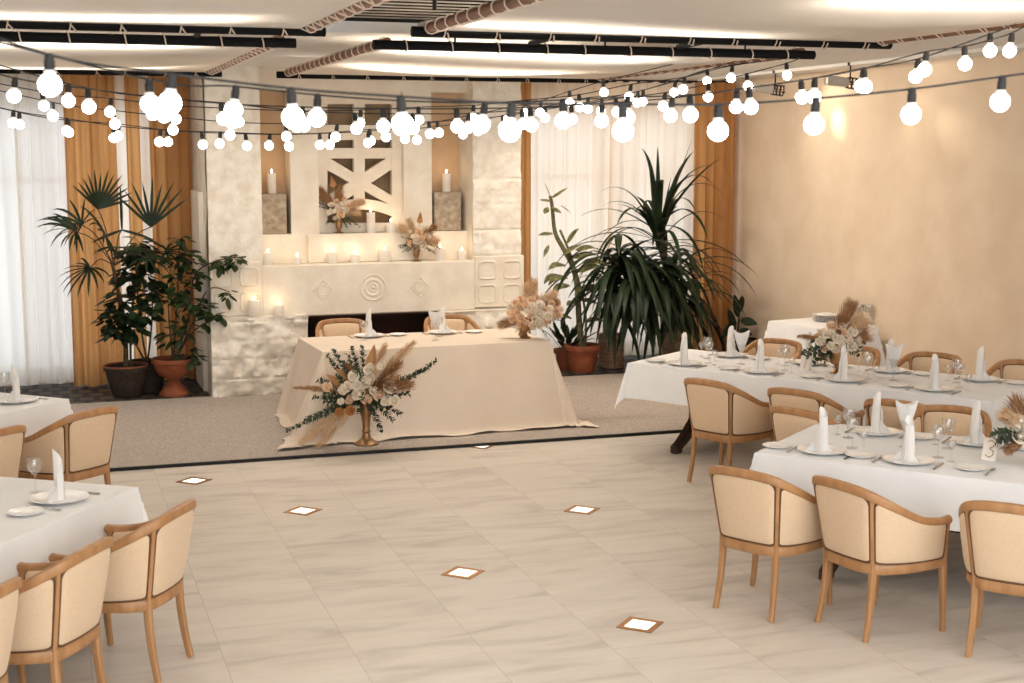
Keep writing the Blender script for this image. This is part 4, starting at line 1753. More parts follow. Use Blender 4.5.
def sprig_mb(b, p0, d, L, leaf=0.035, n=14, bend=(0, 0, -0.3), seed=0, wfac=0.32):
    rs = random.Random(seed)
    d = V(d).normalized()
    pts = []
    p = V(p0)
    dd = V(d)
    for i in range(n + 1):
        pts.append(V(p))
        p = p + dd * (L / n)
        dd = (dd + V(bend) / n).normalized()
    b.tube(pts, [0.003 - 0.0018 * i / n for i in range(n + 1)], 5)
    for i in range(2, n + 1):
        t = (pts[i] - pts[i - 1]).normalized()
        a = t.orthogonal().normalized()
        c_ = t.cross(a)
        for s in (0, pi):
            an = i * 1.2 + s + rs.uniform(-0.4, 0.4)
            out = a * cos(an) + c_ * sin(an)
            lf = leaf * rs.uniform(0.75, 1.2) * (1 - 0.35 * i / n)
            e = pts[i] + (out * 0.8 + t * 0.6) * lf
            m_ = pts[i].lerp(e, 0.5) + V((0, 0, 0.1 * lf))
            strip(b, [pts[i], pts[i].lerp(m_, 0.6), m_, e], [lf * 0.05, lf * wfac * 0.8, lf * wfac, 0.001], t.cross(out))


def spear_mb(p0, d, L, W, side):
    b = MB()
    d = V(d).normalized()
    side = V(side)
    side = (side - d * side.dot(d)).normalized()
    nn = d.cross(side)
    n = 15

    def g(u, v):
        q = abs(2 * u - 1)
        ln = L * (0.25 + 0.75 * (1 - q ** 1.5)) if v > 0 else 0
        prof = v ** 0.7 * (1 - 0.55 * max(0, v - 0.5) * 2 * (1 - q * 0.4))
        return V(p0) + d * (L * 0.0 + ln * v) + side * ((2 * u - 1) * W * prof) + nn * (0.006 * (1 if int(round(u * (n - 1))) % 2 else -1) * v)
    b.grid(g, linspace(0, 1, n), linspace(0, 1, 7))
    b.tube([V(p0) - d * 0.12, V(p0) + d * 0.02], 0.003, 5)
    return b


def bouquet(name, label, loc, vase_mb, vase_mat, roses, plumes, spears, sprigs, rz, cat='flower arrangement', leaf=0.035):
    t = thing(name, label, cat, loc, rz, 'dried flower arrangements')
    vase_mb.build('vase', vase_mat, t)
    fol = MB()
    for i, (p, d, L, bend) in enumerate(sprigs):
        sprig_mb(fol, p, d, L, leaf, max(6, int(L / 0.02)), bend, i + len(roses), 0.4)
    if sprigs:
        fol.build('foliage', M['eucalyptus'], t)
    for (p, r_, k) in roses:
        o = ROSE[k].copy()
        COL.objects.link(o)
        o.parent = t
        o.location = p
        o.scale = (r_, r_, r_)
        o.rotation_euler = (rnd(0.7, 1.4), rnd(-0.55, 0.55), rnd(-0.5, 0.5))
    for i, (p, d, L, R_, k) in enumerate(plumes):
        plume_mb(p, d, L, R_, i + 3, dens=int(170 + L * 300)).build('pampas_plume', M[k], t)
    for i, (p, d, L, W) in enumerate(spears):
        spear_mb(p, d, L, W, (1, 0.15, 0.2)).build('dried_palm_leaf', M['dried'], t)
    return t


def scatter_roses(cx, cz, rx, rz_, ry, n, rmin, rmax, seed, kinds=('rose_white', 'rose_white', 'rose_peach')):
    rs = random.Random(seed)
    out = []
    tries = 0
    while len(out) < n and tries < 900:
        tries += 1
        x, z, y_ = rs.uniform(-1, 1), rs.uniform(-1, 1), rs.uniform(-1, 0.5)
        if x * x + z * z > 1:
            continue
        y2 = -sqrt(max(0, 1 - x * x - z * z)) * ry if y_ < 0.25 else y_ * ry
        r_ = rs.uniform(rmin, rmax)
        p = V((cx + x * rx, y2, cz + z * rz_))
        if all((p - q[0]).length > (r_ + q[1]) * 0.8 for q in out):
            out.append((p, r_, rs.choice(kinds)))
    return out


# tall trumpet vase on the carpet in front of the head table
fpos = at_z(366.5, 444, CZ)
sc_ = fpos.y * 1.0
u = (V((fpos.x, fpos.y, 0.5)) - V((0, 0, HC))).dot(FWD) / 1422.0      # metres per picture unit there
pos = lambda px, py, y_=0.0: V(((px - 366.5) * u, y_, (444 - py) * u / cos(PITCH)))
trumpet = MB().lathe([(0, 0), (0.108, 0), (0.11, 0.012), (0.075, 0.03), (0.04, 0.06), (0.03, 0.10), (0.04, 0.115), (0.03, 0.13), (0.036, 0.2), (0.062, 0.38), (0.084, 0.52), (0.09, 0.55), (0.084, 0.545), (0.056, 0.38), (0, 0.2)], 28)
roses = []
for (px, py, r_, k) in ((371, 378, 9, 'rose_white'), (357, 372, 5.5, 'rose_white'), (362, 390, 7, 'rose_white'), (350, 383, 6, 'rose_white'), (345, 387, 4.5, 'rose_white'),
                        (392, 384, 6.5, 'rose_white'), (389, 397, 6, 'rose_white'), (397, 396, 5.5, 'rose_white'), (385, 362, 5, 'rose_white'), (372, 366, 6, 'rose_white'),
                        (354, 396, 6.5, 'rose_peach'), (369, 396, 5.5, 'rose_peach'), (381, 392, 6, 'rose_peach'), (353, 407, 5, 'rose_amber'), (342, 409, 4.5, 'rose_amber'),
                        (331, 383, 5, 'rose_peach'), (344, 397, 3.5, 'rose_white'), (360, 381, 5, 'rose_white'), (376, 388, 5, 'rose_white')):
    roses.append((pos(px, py, -0.13 - 0.08 * rnd(0, 1)), r_ * u * 0.86, k))
plumes = []
hub = pos(366, 398, -0.03)
for (px, py, w_, k) in ((412, 336, 9, 'pampas'), (386, 341, 8, 'pampas'), (410, 376, 12, 'pampas_brown'), (400, 357, 10, 'pampas_brown'), (391, 378, 10, 'pampas_brown'), (300, 434, 10, 'pampas'), (318, 438, 9, 'pampas'), (352, 360, 7, 'pampas_brown'), (300, 377, 5, 'pampas_brown')):
    e = pos(px, py, -0.16)
    st_ = hub.lerp(e, 0.22)
    plumes.append((st_, e - st_, (e - st_).length, 0.72 * w_ * u, k))
spears = []
for (px, py, L, W) in ((377, 343, 24, 9), (340, 366, 24, 10), (330, 372, 24, 9), (402, 372, 20, 9)):
    e = pos(px, py, -0.13)
    d = (e - hub).normalized()
    spears.append((e - d * L * u * 0.95, d, L * u, W * u))
sprigs = []
for (px, py, bend) in ((440, 372, (0.3, 0, 0.5)), (425, 364, (0.3, 0, 0.0)), (292, 423, (-0.3, 0, -0.2)), (306, 412, (-0.2, 0, -0.3)), (325, 362, (0, 0, 0.4)), (335, 352, (0, 0, 0.3)), (352, 350, (0, 0, 0.3)),
                       (365, 348, (0, 0, 0.2)), (318, 395, (-0.3, 0, 0)), (330, 408, (-0.2, 0, -0.2)), (395, 415, (0.2, 0, -0.5)), (385, 422, (0.1, 0, -0.7)), (402, 408, (0.2, 0, -0.3)), (322, 380, (-0.2, 0, 0.1)), (345, 365, (0, 0, 0.2)), (408, 390, (0.2, 0, 0)),
                       (333, 398, (-0.2, 0, -0.1)), (340, 402, (-0.1, 0, -0.2)), (330, 390, (-0.2, 0, 0.1)), (360, 410, (0, 0, -0.4)), (350, 355, (0, 0, 0.2))):
    e = pos(px, py, rnd(-0.2, 0.02))
    sprigs.append((hub, e - hub, (e - hub).length * 1.02, bend))
for k in range(16):
    e = pos(362 + rnd(-34, 34), 385 + rnd(-26, 22), rnd(-0.2, 0.0))
    sprigs.append((hub, e - hub, (e - hub).length * 1.05, (rnd(-0.2, 0.2), 0, rnd(-0.3, 0.2))))
bouquet('flower_arrangement', 'large dried flower arrangement in a tall gold trumpet vase before the head table', tuple(fpos), trumpet, M['gold'], roses, plumes, spears, sprigs, -YAW, leaf=0.062)


def mini(label, px, py, z, plane_y, vase, vmat, hub_px, roses_n, size_px, plume_px, spear_px, sprig_px, seed, kinds=('rose_white', 'rose_white', 'rose_peach'), rr=(3.0, 4.4), leaf=0.03, cat='flower arrangement'):
    base = at_y(px, py, plane_y) if plane_y else at_z(px, py, z)
    base.z = z
    uu = (base - V((0, 0, HC))).dot(FWD) / 1422.0
    ps_ = lambda x, y_, dep=0.0: V(((x - px) * uu, dep, (py - y_) * uu))
    hb = ps_(hub_px[0], hub_px[1] + size_px[1] * 0.5)
    c_ = ps_(*hub_px)
    rs = scatter_roses(c_.x, c_.z, size_px[0] * uu, size_px[1] * uu, size_px[0] * uu * 0.6, roses_n, rr[0] * uu, rr[1] * uu, seed, kinds)
    pl = []
    for (x, y_, w_, k) in plume_px:
        e = ps_(x, y_, -0.02)
        s_ = hb.lerp(e, 0.3)
        pl.append((s_, e - s_, (e - s_).length, w_ * uu, k))
    sp = []
    for (x, y_, L, W) in spear_px:
        e = ps_(x, y_, 0.0)
        d = (e - hb).normalized()
        sp.append((e - d * L * uu, d, L * uu, W * uu))
    sg = []
    for i, (x, y_) in enumerate(sprig_px):
        e = ps_(x, y_, -0.05 + 0.05 * (i % 3))
        sg.append((hb, e - hb, (e - hb).length, (0, 0, -0.25)))
    return bouquet('flower_arrangement', label, tuple(base), vase(uu), vmat, rs, pl, sp, sg, -YAW, leaf=leaf, cat=cat)


def goblet(h, rt, rb):
    return lambda uu: MB().lathe([(0, 0), (rb * uu, 0), (rb * uu, 0.006), (rb * 0.5 * uu, h * 0.12 * uu), (rb * 0.32 * uu, h * 0.22 * uu), (rb * 0.4 * uu, h * 0.32 * uu), (rt * 0.85 * uu, h * 0.42 * uu), (rt * uu, h * 0.65 * uu), (rt * 0.96 * uu, h * uu), (rt * 0.9 * uu, h * uu), (rt * 0.8 * uu, h * 0.5 * uu), (0, h * 0.4 * uu)], 24)


mini('peach rose arrangement in a gold urn on the end of the head table', 525, 338, HZ + 0.001, None, goblet(20, 6.4, 6), M['gold'], (533, 311), 48, (27, 15),
     [(533, 281, 7, 'pampas'), (527, 286, 6, 'pampas'), (552, 292, 7, 'pampas'), (500, 322, 6, 'pampas_brown'), (555, 300, 6, 'pampas_brown'), (520, 333, 4, 'pampas_brown')], [],
     [(498, 318), (505, 325), (560, 318), (556, 330), (550, 338), (515, 330)], 5, ('rose_white', 'rose_peach', 'rose_peach', 'rose_white'), (2.9, 4.3))
mini('white rose arrangement in a small gold goblet on the mantel shelf', 416.5, 261.5, MANT, FY + 0.08, goblet(14, 3.4, 5), M['gold'], (418, 238), 16, (12, 9),
     [(402, 226, 5, 'pampas'), (434, 226, 5, 'pampas_brown'), (436, 240, 6, 'pampas'), (410, 220, 4, 'pampas')], [(421, 212, 12, 4.5)],
     [(400, 244), (404, 236), (408, 250), (420, 250), (436, 252), (430, 250), (412, 246), (440, 246), (399, 247), (403, 250)], 8, ('rose_white', 'rose_white', 'rose_peach'), (2.8, 3.9), 0.035)
mini('white rose arrangement with brown plumes on the shelf before the lattice', 339, 233.5, SHELF, UY + 0.0, goblet(13, 3.2, 5), M['gold'], (340, 209), 17, (12, 10),
     [(322, 188, 5, 'pampas_brown'), (341, 187, 4.5, 'pampas_brown'), (362, 200, 5, 'pampas'), (358, 211, 5, 'pampas'), (324, 196, 5, 'pampas_brown')], [(332, 176, 12, 4.8), (336, 190, 12, 4)],
     [(322, 205), (326, 222), (346, 226), (356, 222), (348, 228), (332, 222), (352, 224), (320, 201), (360, 225)], 12, ('rose_white', 'rose_white', 'rose_peach'), (2.6, 3.6), 0.035)
mini('flower arrangement with a tall brown plume on the plaster-wall table', 837, 373, CT + 0.001, None, goblet(24, 8, 7.5), M['gold'], (838, 338), 34, (22, 14),
     [(847, 303, 9, 'pampas_brown'), (838, 318, 7, 'pampas_brown'), (858, 320, 11, 'pampas'), (860, 333, 10, 'pampas_brown'), (798, 332, 3.5, 'pampas_brown')], [],
     [(803, 347), (806, 352), (815, 360), (822, 358), (860, 346), (862, 340), (818, 344), (812, 338), (828, 352), (855, 352), (815, 352)], 21, ('rose_white', 'rose_white', 'rose_peach'), (3.2, 4.6), 0.07)
mini('flower arrangement at the frame edge on the front table, pampas and roses', 1034, 466, CT + 0.001, None, goblet(28, 10, 9), M['gold'], (1034, 426), 22, (25, 16),
     [(1002, 412, 9, 'pampas'), (1007, 408, 8, 'pampas'), (1012, 398, 10, 'pampas_brown'), (1045, 395, 12, 'pampas'), (1004, 448, 6, 'pampas_brown')], [],
     [(992, 426), (996, 436), (1000, 440), (1004, 432), (1010, 446), (1000, 430), (1050, 440)], 33, ('rose_white', 'rose_white', 'rose_peach', 'rose_white'), (5, 7.2), 0.06)


# ================================================================== PLANTS
def leaf_blade(b, p0, d, L, W, droop, side=None, n=9, fold=0.25, tipw=0.02, shape='strap'):
    d = V(d).normalized()
    p = V(p0)
    pts = [V(p)]
    dd = V(d)
    for i in range(n - 1):
        p = p + dd * (L / (n - 1))
        pts.append(V(p))
        dd = (dd + V((0, 0, -droop / (n - 1) * (0.4 + 1.2 * i / n)))).normalized()
    if side is None:
        side = d.cross(V((0, 0, 1)))
        if side.length < 1e-3:
            side = V((1, 0, 0))
    ws = []
    for i in range(n):
        u = i / (n - 1)
        if shape == 'strap':
            w = W * min(1, 0.45 + 2.2 * u) * (1 - u ** 4) + tipw * W * 0.2
        else:
            w = W * max(0.02, sin(pi * u ** 0.8)) ** 0.8
        ws.append(w)
    strip(b, pts, ws, side)


def pot_mb(r_top, r_bot, h, rim=0.03):
    return MB().lathe([(0, 0), (r_bot, 0), (r_bot + 0.005, 0.02), (r_top - 0.01, h - rim * 1.6), (r_top + 0.015, h - rim * 1.5), (r_top + 0.02, h), (r_top - 0.015, h), (r_top - 0.03, h - 0.05), (0, h - 0.06)], 32)


def soil_mb(r_, z):
    return MB().lathe([(0, z + 0.012), (r_ * 0.5, z + 0.008), (r_, z)], 24, cap1=False)


GZ = CZ + 0.004


def fan_leaf(fol, stem, base, tip, facing, n, L, spread=radians(210), W=0.022, droop=0.6, heading=None):
    """a palm frond: petiole then a fan of blades around its end"""
    base, tip = V(base), V(tip)
    mid = base.lerp(tip, 0.55) + V((0, 0, 0.08))
    stem.tube(catmull([base, mid, tip], 5), 0.006, 6)
    t = V(heading).normalized() if heading else (tip - mid).normalized()
    fc = V(facing).normalized()
    s = t.cross(fc).normalized()
    for k in range(n):
        a = (k / (n - 1) - 0.5) * spread
        d = t * cos(a) + s * sin(a) + fc * 0.12
        leaf_blade(fol, tip, d, L * (0.85 + 0.25 * cos(a)) * rnd(0.9, 1.08), W, droop * rnd(0.7, 1.2), side=fc.cross(d), n=7)


# palm in the dark pot
py_ = 15.12
pb_ = at_z(127, 396, GZ)
P0 = V((pb_.x, 15.05, GZ))
t = thing('potted_palm', 'fan leaved palm in a dark wide pot before the tan drapes', 'potted plant', tuple(P0), 0, 'potted plants')
MB().lathe([(0, 0), (0.13, 0), (0.15, 0.03), (0.2, 0.22), (0.205, 0.27), (0.225, 0.275), (0.228, 0.315), (0.2, 0.315), (0.185, 0.28), (0, 0.27)], 32).build('pot', M['dark_pot'], t)
MB().tube([V((0.214 * cos(a), 0.214 * sin(a), 0.316)) for a in linspace(0, 2 * pi, 41)[:-1]], 0.014, 8, closed=True).build('rim', M['terracotta_dark'], t)
soil_mb(0.19, 0.285).build('soil', M['soil'], t)
L_ = lambda px, y_, yy=None: at_y(px, y_, yy or P0.y) - P0
stem = MB()
fol = MB()
stem.tube(catmull([V((0, 0, 0.28)), L_(125, 330), L_(118, 290), L_(112, 262)], 6), [0.026] * 12 + [0.018] * 7, 8)
stem.tube(catmull([V((0.05, 0, 0.28)), L_(131, 320), L_(138, 270)], 6), 0.012, 8)
crown = L_(114, 262)
for (px, y_, dep, n, L, fc) in ((98, 209, 0.05, 13, 0.34, (0.3, -1, 0.2)), (76, 232, -0.1, 14, 0.36, (-0.5, -0.8, 0.5)), (105, 236, -0.15, 13, 0.33, (0.4, -0.9, 0.4)), (151, 227, 0.0, 11, 0.42, (0, -1, 0.15)),
                                (122, 230, 0.1, 4, 0.40, (0.1, -1, 0.0)), (90, 268, -0.1, 12, 0.34, (-0.2, -0.8, 0.7)), (120, 248, -0.2, 12, 0.3, (0.2, -0.9, 0.6)), (166, 252, -0.05, 9, 0.30, (0.3, -0.8, 0.5)), (146, 258, -0.2, 10, 0.28, (0.3, -0.8, 0.6)), (82, 225, 0.1, 10, 0.30, (-0.6, -0.7, 0.3))):
    tip = L_(px, y_, P0.y + dep)
    n = {151: 9, 122: 3}.get(px, n)
    sp = radians(96) if (px in (151,)) else (radians(30) if n == 4 else radians(215))
    if px == 98:
        sp = radians(120)
    if px not in (98, 122, 151):
        fc = (fc[0], fc[1] * 0.7, fc[2] + 0.55)
    fan_leaf(fol, stem, crown.lerp(V((crown.x, 0, crown.z - 0.1)), 0.4), tip, fc, n, L * 1.12, sp, 0.0155, 0.2 if px in (151, 122, 98) else 1.5, {151: (0.05, 0, 1), 122: (-0.02, 0, 1), 98: (0.25, 0, 1)}.get(px))
fol.build('foliage', M['leaf_dark'], t, angle=80)
stem.build('stem', M['bark'], t)


def leafy(t, P0, clusters, stems, lsize, fmat, smat, seed, base_h):
    rs = random.Random(seed)
    fol, stem = MB(), MB()
    for path in stems:
        stem.tube(catmull([V(p) for p in path], 5), [0.012 - 0.007 * i / (5 * (len(path) - 1)) for i in range(5 * (len(path) - 1) + 1)], 6)
    for (c, r_, n) in clusters:
        for k in range(int(n * 1.7)):
            v = V((rs.gauss(0, 1), rs.gauss(0, 1), rs.gauss(0, 0.9)))
            v.normalize()
            p = V(c) + V((v.x * r_, v.y * r_ * 0.8, v.z * r_)) * rs.uniform(0.35, 1)
            d = V((v.x, v.y - 0.25, v.z * 0.3 - 0.25 + rs.uniform(-0.3, 0.3)))
            L = lsize * rs.uniform(0.7, 1.25)
            leaf_blade(fol, p, d, L, L * 0.30, rs.uniform(0.3, 1.1), side=d.cross(V((rs.uniform(-0.4, 0.4), rs.uniform(-0.4, 0.4), 1))), n=7, shape='oval')
            if k % 3 == 0:
                stem.tube([V(c), p], 0.0025, 5)
    fol.build('foliage', fmat, t, angle=80)
    stem.build('stem', smat, t)


# leafy shrub in the dark pot behind
P1 = V((at_z(147, 388, GZ).x, 15.32, GZ))
t = thing('potted_shrub', 'dark broad leaved shrub growing behind the palm and the urn', 'potted plant', tuple(P1), 0, 'potted plants')
pot_mb(0.2, 0.15, 0.32).build('pot', M['dark_pot'], t)
soil_mb(0.17, 0.265).build('soil', M['soil'], t)
L1 = lambda px, y_, dep=0.0: at_y(px, y_, P1.y + dep) - P1
b0 = V((0, 0, 0.27))
cl = [(L1(143, 246, -0.15), 0.13, 16), (L1(135, 255, -0.2), 0.15, 18), (L1(128, 275, -0.2), 0.15, 18), (L1(140, 270, -0.2), 0.16, 22), (L1(150, 290, -0.25), 0.16, 22), (L1(120, 300, -0.35), 0.15, 18),
      (L1(112, 318, -0.4), 0.14, 20), (L1(130, 322, -0.4), 0.16, 22), (L1(145, 310, -0.3), 0.16, 18), (L1(118, 330, -0.4), 0.12, 14), (L1(150, 258, -0.1), 0.1, 10)]
leafy(t, P1, cl, [[b0, L1(140, 320, -0.1), L1(135, 260, -0.15)], [b0, L1(152, 320, -0.1), L1(152, 285, -0.2)], [b0, L1(128, 330, -0.3), L1(116, 310, -0.35)]], 0.15, M['leaf_dark'], M['bark'], 5, 0.3)

# bushy plant in the footed terracotta urn
pu = at_z(177, 399, GZ)
P2 = V((pu.x, 14.98, GZ))
t = thing('potted_bush', 'bushy plant with oval leaves in a footed terracotta urn beside the fireplace', 'potted plant', tuple(P2), 0, 'potted plants')
MB().lathe([(0, 0), (0.155, 0), (0.155, 0.02), (0.13, 0.05), (0.075, 0.12), (0.06, 0.155), (0.075, 0.175), (0.15, 0.21), (0.19, 0.27), (0.2, 0.33), (0.225, 0.345), (0.228, 0.385), (0.2, 0.385), (0.18, 0.34), (0, 0.33)], 36).build('pot', M['terracotta'], t)
soil_mb(0.185, 0.345).build('soil', M['soil'], t)
L2 = lambda px, y_, dep=0.0: at_y(px, y_, P2.y + dep) - P2
b0 = V((0, 0, 0.34))
cl = [(L2(180, 240, 0), 0.10, 8), (L2(178, 258, 0), 0.15, 16), (L2(190, 262, -0.1), 0.13, 14), (L2(195, 275, -0.1), 0.12, 12), (L2(178, 285, -0.1), 0.16, 20), (L2(168, 300, -0.1), 0.15, 16), (L2(188, 300, -0.15), 0.14, 16),
      (L2(200, 305, -0.15), 0.12, 12), (L2(205, 315, -0.2), 0.11, 10), (L2(185, 330, -0.15), 0.14, 14), (L2(172, 335, -0.1), 0.12, 10), (L2(192, 355, -0.15), 0.09, 10), (L2(220, 262, -0.25), 0.09, 9), (L2(236, 260, -0.25), 0.07, 11), (L2(228, 293, -0.25), 0.06, 5), (L2(215, 316, -0.25), 0.06, 6), (L2(222, 316, -0.25), 0.04, 3)]
leafy(t, P2, cl, [[b0, L2(176, 320), L2(180, 245)], [b0, L2(188, 320, -0.1), L2(195, 275, -0.1), L2(220, 260, -0.25), L2(243, 257, -0.25)], [b0, L2(190, 330, -0.1), L2(208, 290, -0.2), L2(230, 292, -0.25)], [b0, L2(195, 330, -0.15), L2(222, 316, -0.25)], [b0, L2(170, 330), L2(168, 300, -0.1)]], 0.115, M['leaf_mid'], M['bark'], 9, 0.34)

# mottled plant in the terracotta pot by the sheers
pd0 = at_z(582, 377, GZ)
P3 = V((at_y(582, 377, 15.12).x, 15.12, GZ))
t = thing('potted_dumb_cane', 'tall sparse mottled leaf plant in a round terracotta pot', 'potted plant', tuple(P3), 0, 'potted plants')
pot_mb(0.205, 0.145, 0.31, 0.035).build('pot', M['terracotta'], t)
soil_mb(0.18, 0.26).build('soil', M['soil'], t)
L3 = lambda px, y_, dep=0.0: at_y(px, y_, P3.y + dep) - P3
st3 = MB()
main = catmull([V((0, 0, 0.25)), L3(579, 320), L3(577, 285), L3(572, 265), L3(563, 248), L3(555, 232), L3(552, 205), L3(550, 196)], 6)
st3.tube(main, [0.04 - 0.022 * i / (len(main) - 1) for i in range(len(main))], 8)
st3.tube(catmull([V((0.05, 0.03, 0.25)), L3(585, 310), L3(573, 262), L3(560, 230)], 5), 0.014, 7)
fol = MB()
for (px, y_, dx, dz, L, W, dr) in ((551, 197, -0.5, 0.9, 0.22, 0.032, 0.5), (551, 198, 0.9, 0.7, 0.22, 0.03, 0.3), (551, 200, -1, 0.1, 0.17, 0.035, 0.3), (552, 207, 0.6, -0.3, 0.13, 0.045, 0.6), (548, 207, -0.4, -0.4, 0.11, 0.035, 0.6),
                                   (553, 233, -0.9, 0.1, 0.22, 0.04, 0.7), (549, 245, -0.5, -0.6, 0.17, 0.025, 0.8), (560, 205, 0.7, -0.4, 0.16, 0.012, 0.8), (566, 244, 0.3, 0.8, 0.25, 0.04, 1.2), (575, 250, 0.7, 0.4, 0.25, 0.06, 1.4), (582, 262, 0.8, 0.3, 0.3, 0.07, 1.6),
                                   (566, 265, -0.8, 0.3, 0.3, 0.055, 1.8), (570, 285, -0.7, 0.2, 0.32, 0.06, 1.9), (560, 275, -0.9, 0.2, 0.28, 0.05, 2.2), (583, 290, 0.7, 0.3, 0.3, 0.06, 1.8), (578, 305, -0.5, 0.4, 0.25, 0.05, 2), (580, 300, 0.9, 0.2, 0.24, 0.05, 1.8), (572, 258, 0.9, 0.5, 0.3, 0.065, 1.3), (576, 272, 0.8, 0.6, 0.32, 0.07, 1.5), (568, 278, -0.9, 0.4, 0.34, 0.06, 2.4), (574, 295, 0.6, 0.7, 0.3, 0.06, 1.6), (562, 255, 0.5, 0.6, 0.26, 0.05, 1.2), (584, 322, 0.8, 0.5, 0.26, 0.05, 1.9), (572, 318, -0.8, 0.5, 0.26, 0.05, 1.9)):
    p = L3(px, y_, -0.05)
    d = V((dx, -0.35, dz))
    leaf_blade(fol, p, d, L, W, dr, side=d.cross(V((0, -0.5, 1))), n=9, shape='oval')
fol.build('foliage', M['leaf_mottled'], t, angle=80)
st3.build('stem', M['green_stem'], t)


# big strap leaved plants
def rosette(t, org, heads, nl, seed, stem_r=0.05):
    rs = random.Random(seed)
    fol, stem = MB(), MB()
    for (c, n, L, W, up) in heads:
        c = V(c)
        stem.tube(catmull([V((0, 0, org)), V((c.x * 0.5, c.y * 0.5, (org + c.z) * 0.5)), c], 5), stem_r, 8)
        for k in range(n):
            az = 2 * pi * (k * 0.618 + rs.uniform(-0.03, 0.03))
            el = rs.uniform(0.15, 1.45) if up else rs.uniform(-0.7, 0.8)
            d = V((cos(az) * cos(el), sin(az) * cos(el), sin(el)))
            ln = L * rs.uniform(0.7, 1.15)
            if d.y > 0.3:
                ln *= 0.62
            leaf_blade(fol, c + V((0, 0, rs.uniform(-0.2, 0.08))), d, ln, W * rs.uniform(0.8, 1.15), (rs.choice((0.3, 1.2, 2.2, 2.8)) + rs.uniform(0, 0.6)) if up else rs.uniform(1.9, 3.2), n=14)
    fol.build('foliage', M['leaf_dark'], t, angle=80)
    stem.build('stem', M['bark'], t)


P4 = V((at_y(676, 350, 15.5).x, 15.5, GZ))
t = thing('potted_screw_pine', 'huge strap leaved plant in the tall woven planter by the corner drape', 'potted plant', tuple(P4), 0, 'potted plants')
L4 = lambda px, y_, dep=0.0: at_y(px, y_, P4.y + dep) - P4
ztop = at_y(640, 305, P4.y).z - GZ


def square_planter(rt, rb, h):
    b = MB()
    rows = 9

    def ring(k):
        u = k / rows
        r_ = rb + (rt - rb) * u
        return r_
    for k in range(rows):
        z0, z1 = h * k / rows, h * (k + 1) / rows
        r0, r1 = ring(k), ring(k + 1)
        g_ = 0.012
        b.lathe([(r0 - g_, z0), (r0, z0 + 0.006), (r1, z1 - 0.006), (r1 - g_, z1)], 28, cap0=(k == 0), cap1=False)
    b.lathe([(rt, h), (rt - 0.03, h), (rt - 0.04, h - 0.06), (0, h - 0.07)], 28, cap0=False)
    return b


square_planter(0.21, 0.17, ztop).build('planter', M['basket'], t)
soil_mb(0.172, ztop - 0.06).build('soil', M['soil'], t)
rosette(t, ztop - 0.06, [(L4(658, 232, -0.25), 40, 1.15, 0.034, True), (L4(640, 258, -0.35), 46, 1.15, 0.036, False), (L4(672, 264, -0.25), 44, 1.1, 0.036, False), (L4(655, 288, -0.4), 44, 1.05, 0.036, False), (L4(684, 290, -0.3), 30, 0.95, 0.034, False)], 0, 4)
P5 = V((at_y(611, 366, 15.3).x, 15.3, GZ))
t = thing('potted_screw_pine', 'drooping strap leaved plant in the low woven planter beside the terracotta pot', 'potted plant', tuple(P5), 0, 'potted plants')
L5 = lambda px, y_, dep=0.0: at_y(px, y_, P5.y + dep) - P5
z5 = at_y(610, 334, P5.y).z - GZ
square_planter(0.16, 0.145, z5).build('planter', M['basket'], t)
soil_mb(0.125, z5 - 0.06).build('soil', M['soil'], t)
rosette(t, z5 - 0.06, [(L5(618, 258, -0.2), 46, 1.1, 0.038, False), (L5(632, 278, -0.3), 44, 1.0, 0.038, False), (L5(610, 285, -0.2), 34, 0.85, 0.034, False)], 0, 8, 0.035)

# glossy plant behind the wall table
P6 = V((at_z(738, 352, GZ).x - 0.22, 15.3, GZ))
t = thing('potted_rubber_plant', 'small dark glossy leaved plant in the corner by the plaster wall', 'potted plant', tuple(P6), 0, 'potted plants')
pot_mb(0.15, 0.11, 0.26).build('pot', M['dark_pot'], t)
soil_mb(0.12, 0.205).build('soil', M['soil'], t)
L6 = lambda px, y_, dep=0.0: at_y(px, y_, P6.y + dep) - P6
fol, st6 = MB(), MB()
st6.tube(catmull([V((0, 0, 0.2)), L6(738, 340), L6(739, 318)], 5), 0.012, 6)
for (px, y_, tx, ty) in ((739, 318, 735, 294), (740, 320, 757, 322), (737, 322, 722, 335), (739, 330, 752, 333), (736, 330, 729, 308), (738, 335, 727, 345), (740, 336, 748, 346), (741, 312, 742, 295)):
    a, b_ = L6(px, y_), L6(tx, ty, -0.12)
    leaf_blade(fol, a, b_ - a, (b_ - a).length * 1.05, 0.055, 0.5, side=(b_ - a).cross(V((0, -1, 0.3))), n=8, shape='oval')
fol.build('foliage', M['leaf_dark'], t, angle=80)
st6.build('stem', M['bark'], t)

# small plant in a dark pot beside the head table end
P7 = V((at_z(558, 366, GZ).x, 15.3, GZ))
t = thing('potted_peace_lily', 'low leafy plant in a small dark pot behind the head table bouquet', 'potted plant', tuple(P7), 0, 'potted plants')
pot_mb(0.13, 0.1, 0.24).build('pot', M['terracotta_dark'], t)
soil_mb(0.11, 0.185).build('soil', M['soil'], t)
fol, st7 = MB(), MB()
rs = random.Random(3)
for k in range(24):
    az = k * 2.4
    el = rs.uniform(0.5, 1.35)
    d = V((cos(az) * cos(el), sin(az) * cos(el) * 0.7, sin(el)))
    L = rs.uniform(0.22, 0.42)
    p = V((0.02 * cos(az), 0.02 * sin(az), 0.19))
    st7.tube([p, p + d * L * 0.6], 0.004, 5)
    leaf_blade(fol, p + d * L * 0.55, d, L * 0.6, 0.035, rs.uniform(0.6, 1.6), n=7, shape='oval')
fol.build('foliage', M['leaf_dark'], t, angle=80)
st7.build('stem', M['green_stem'], t)

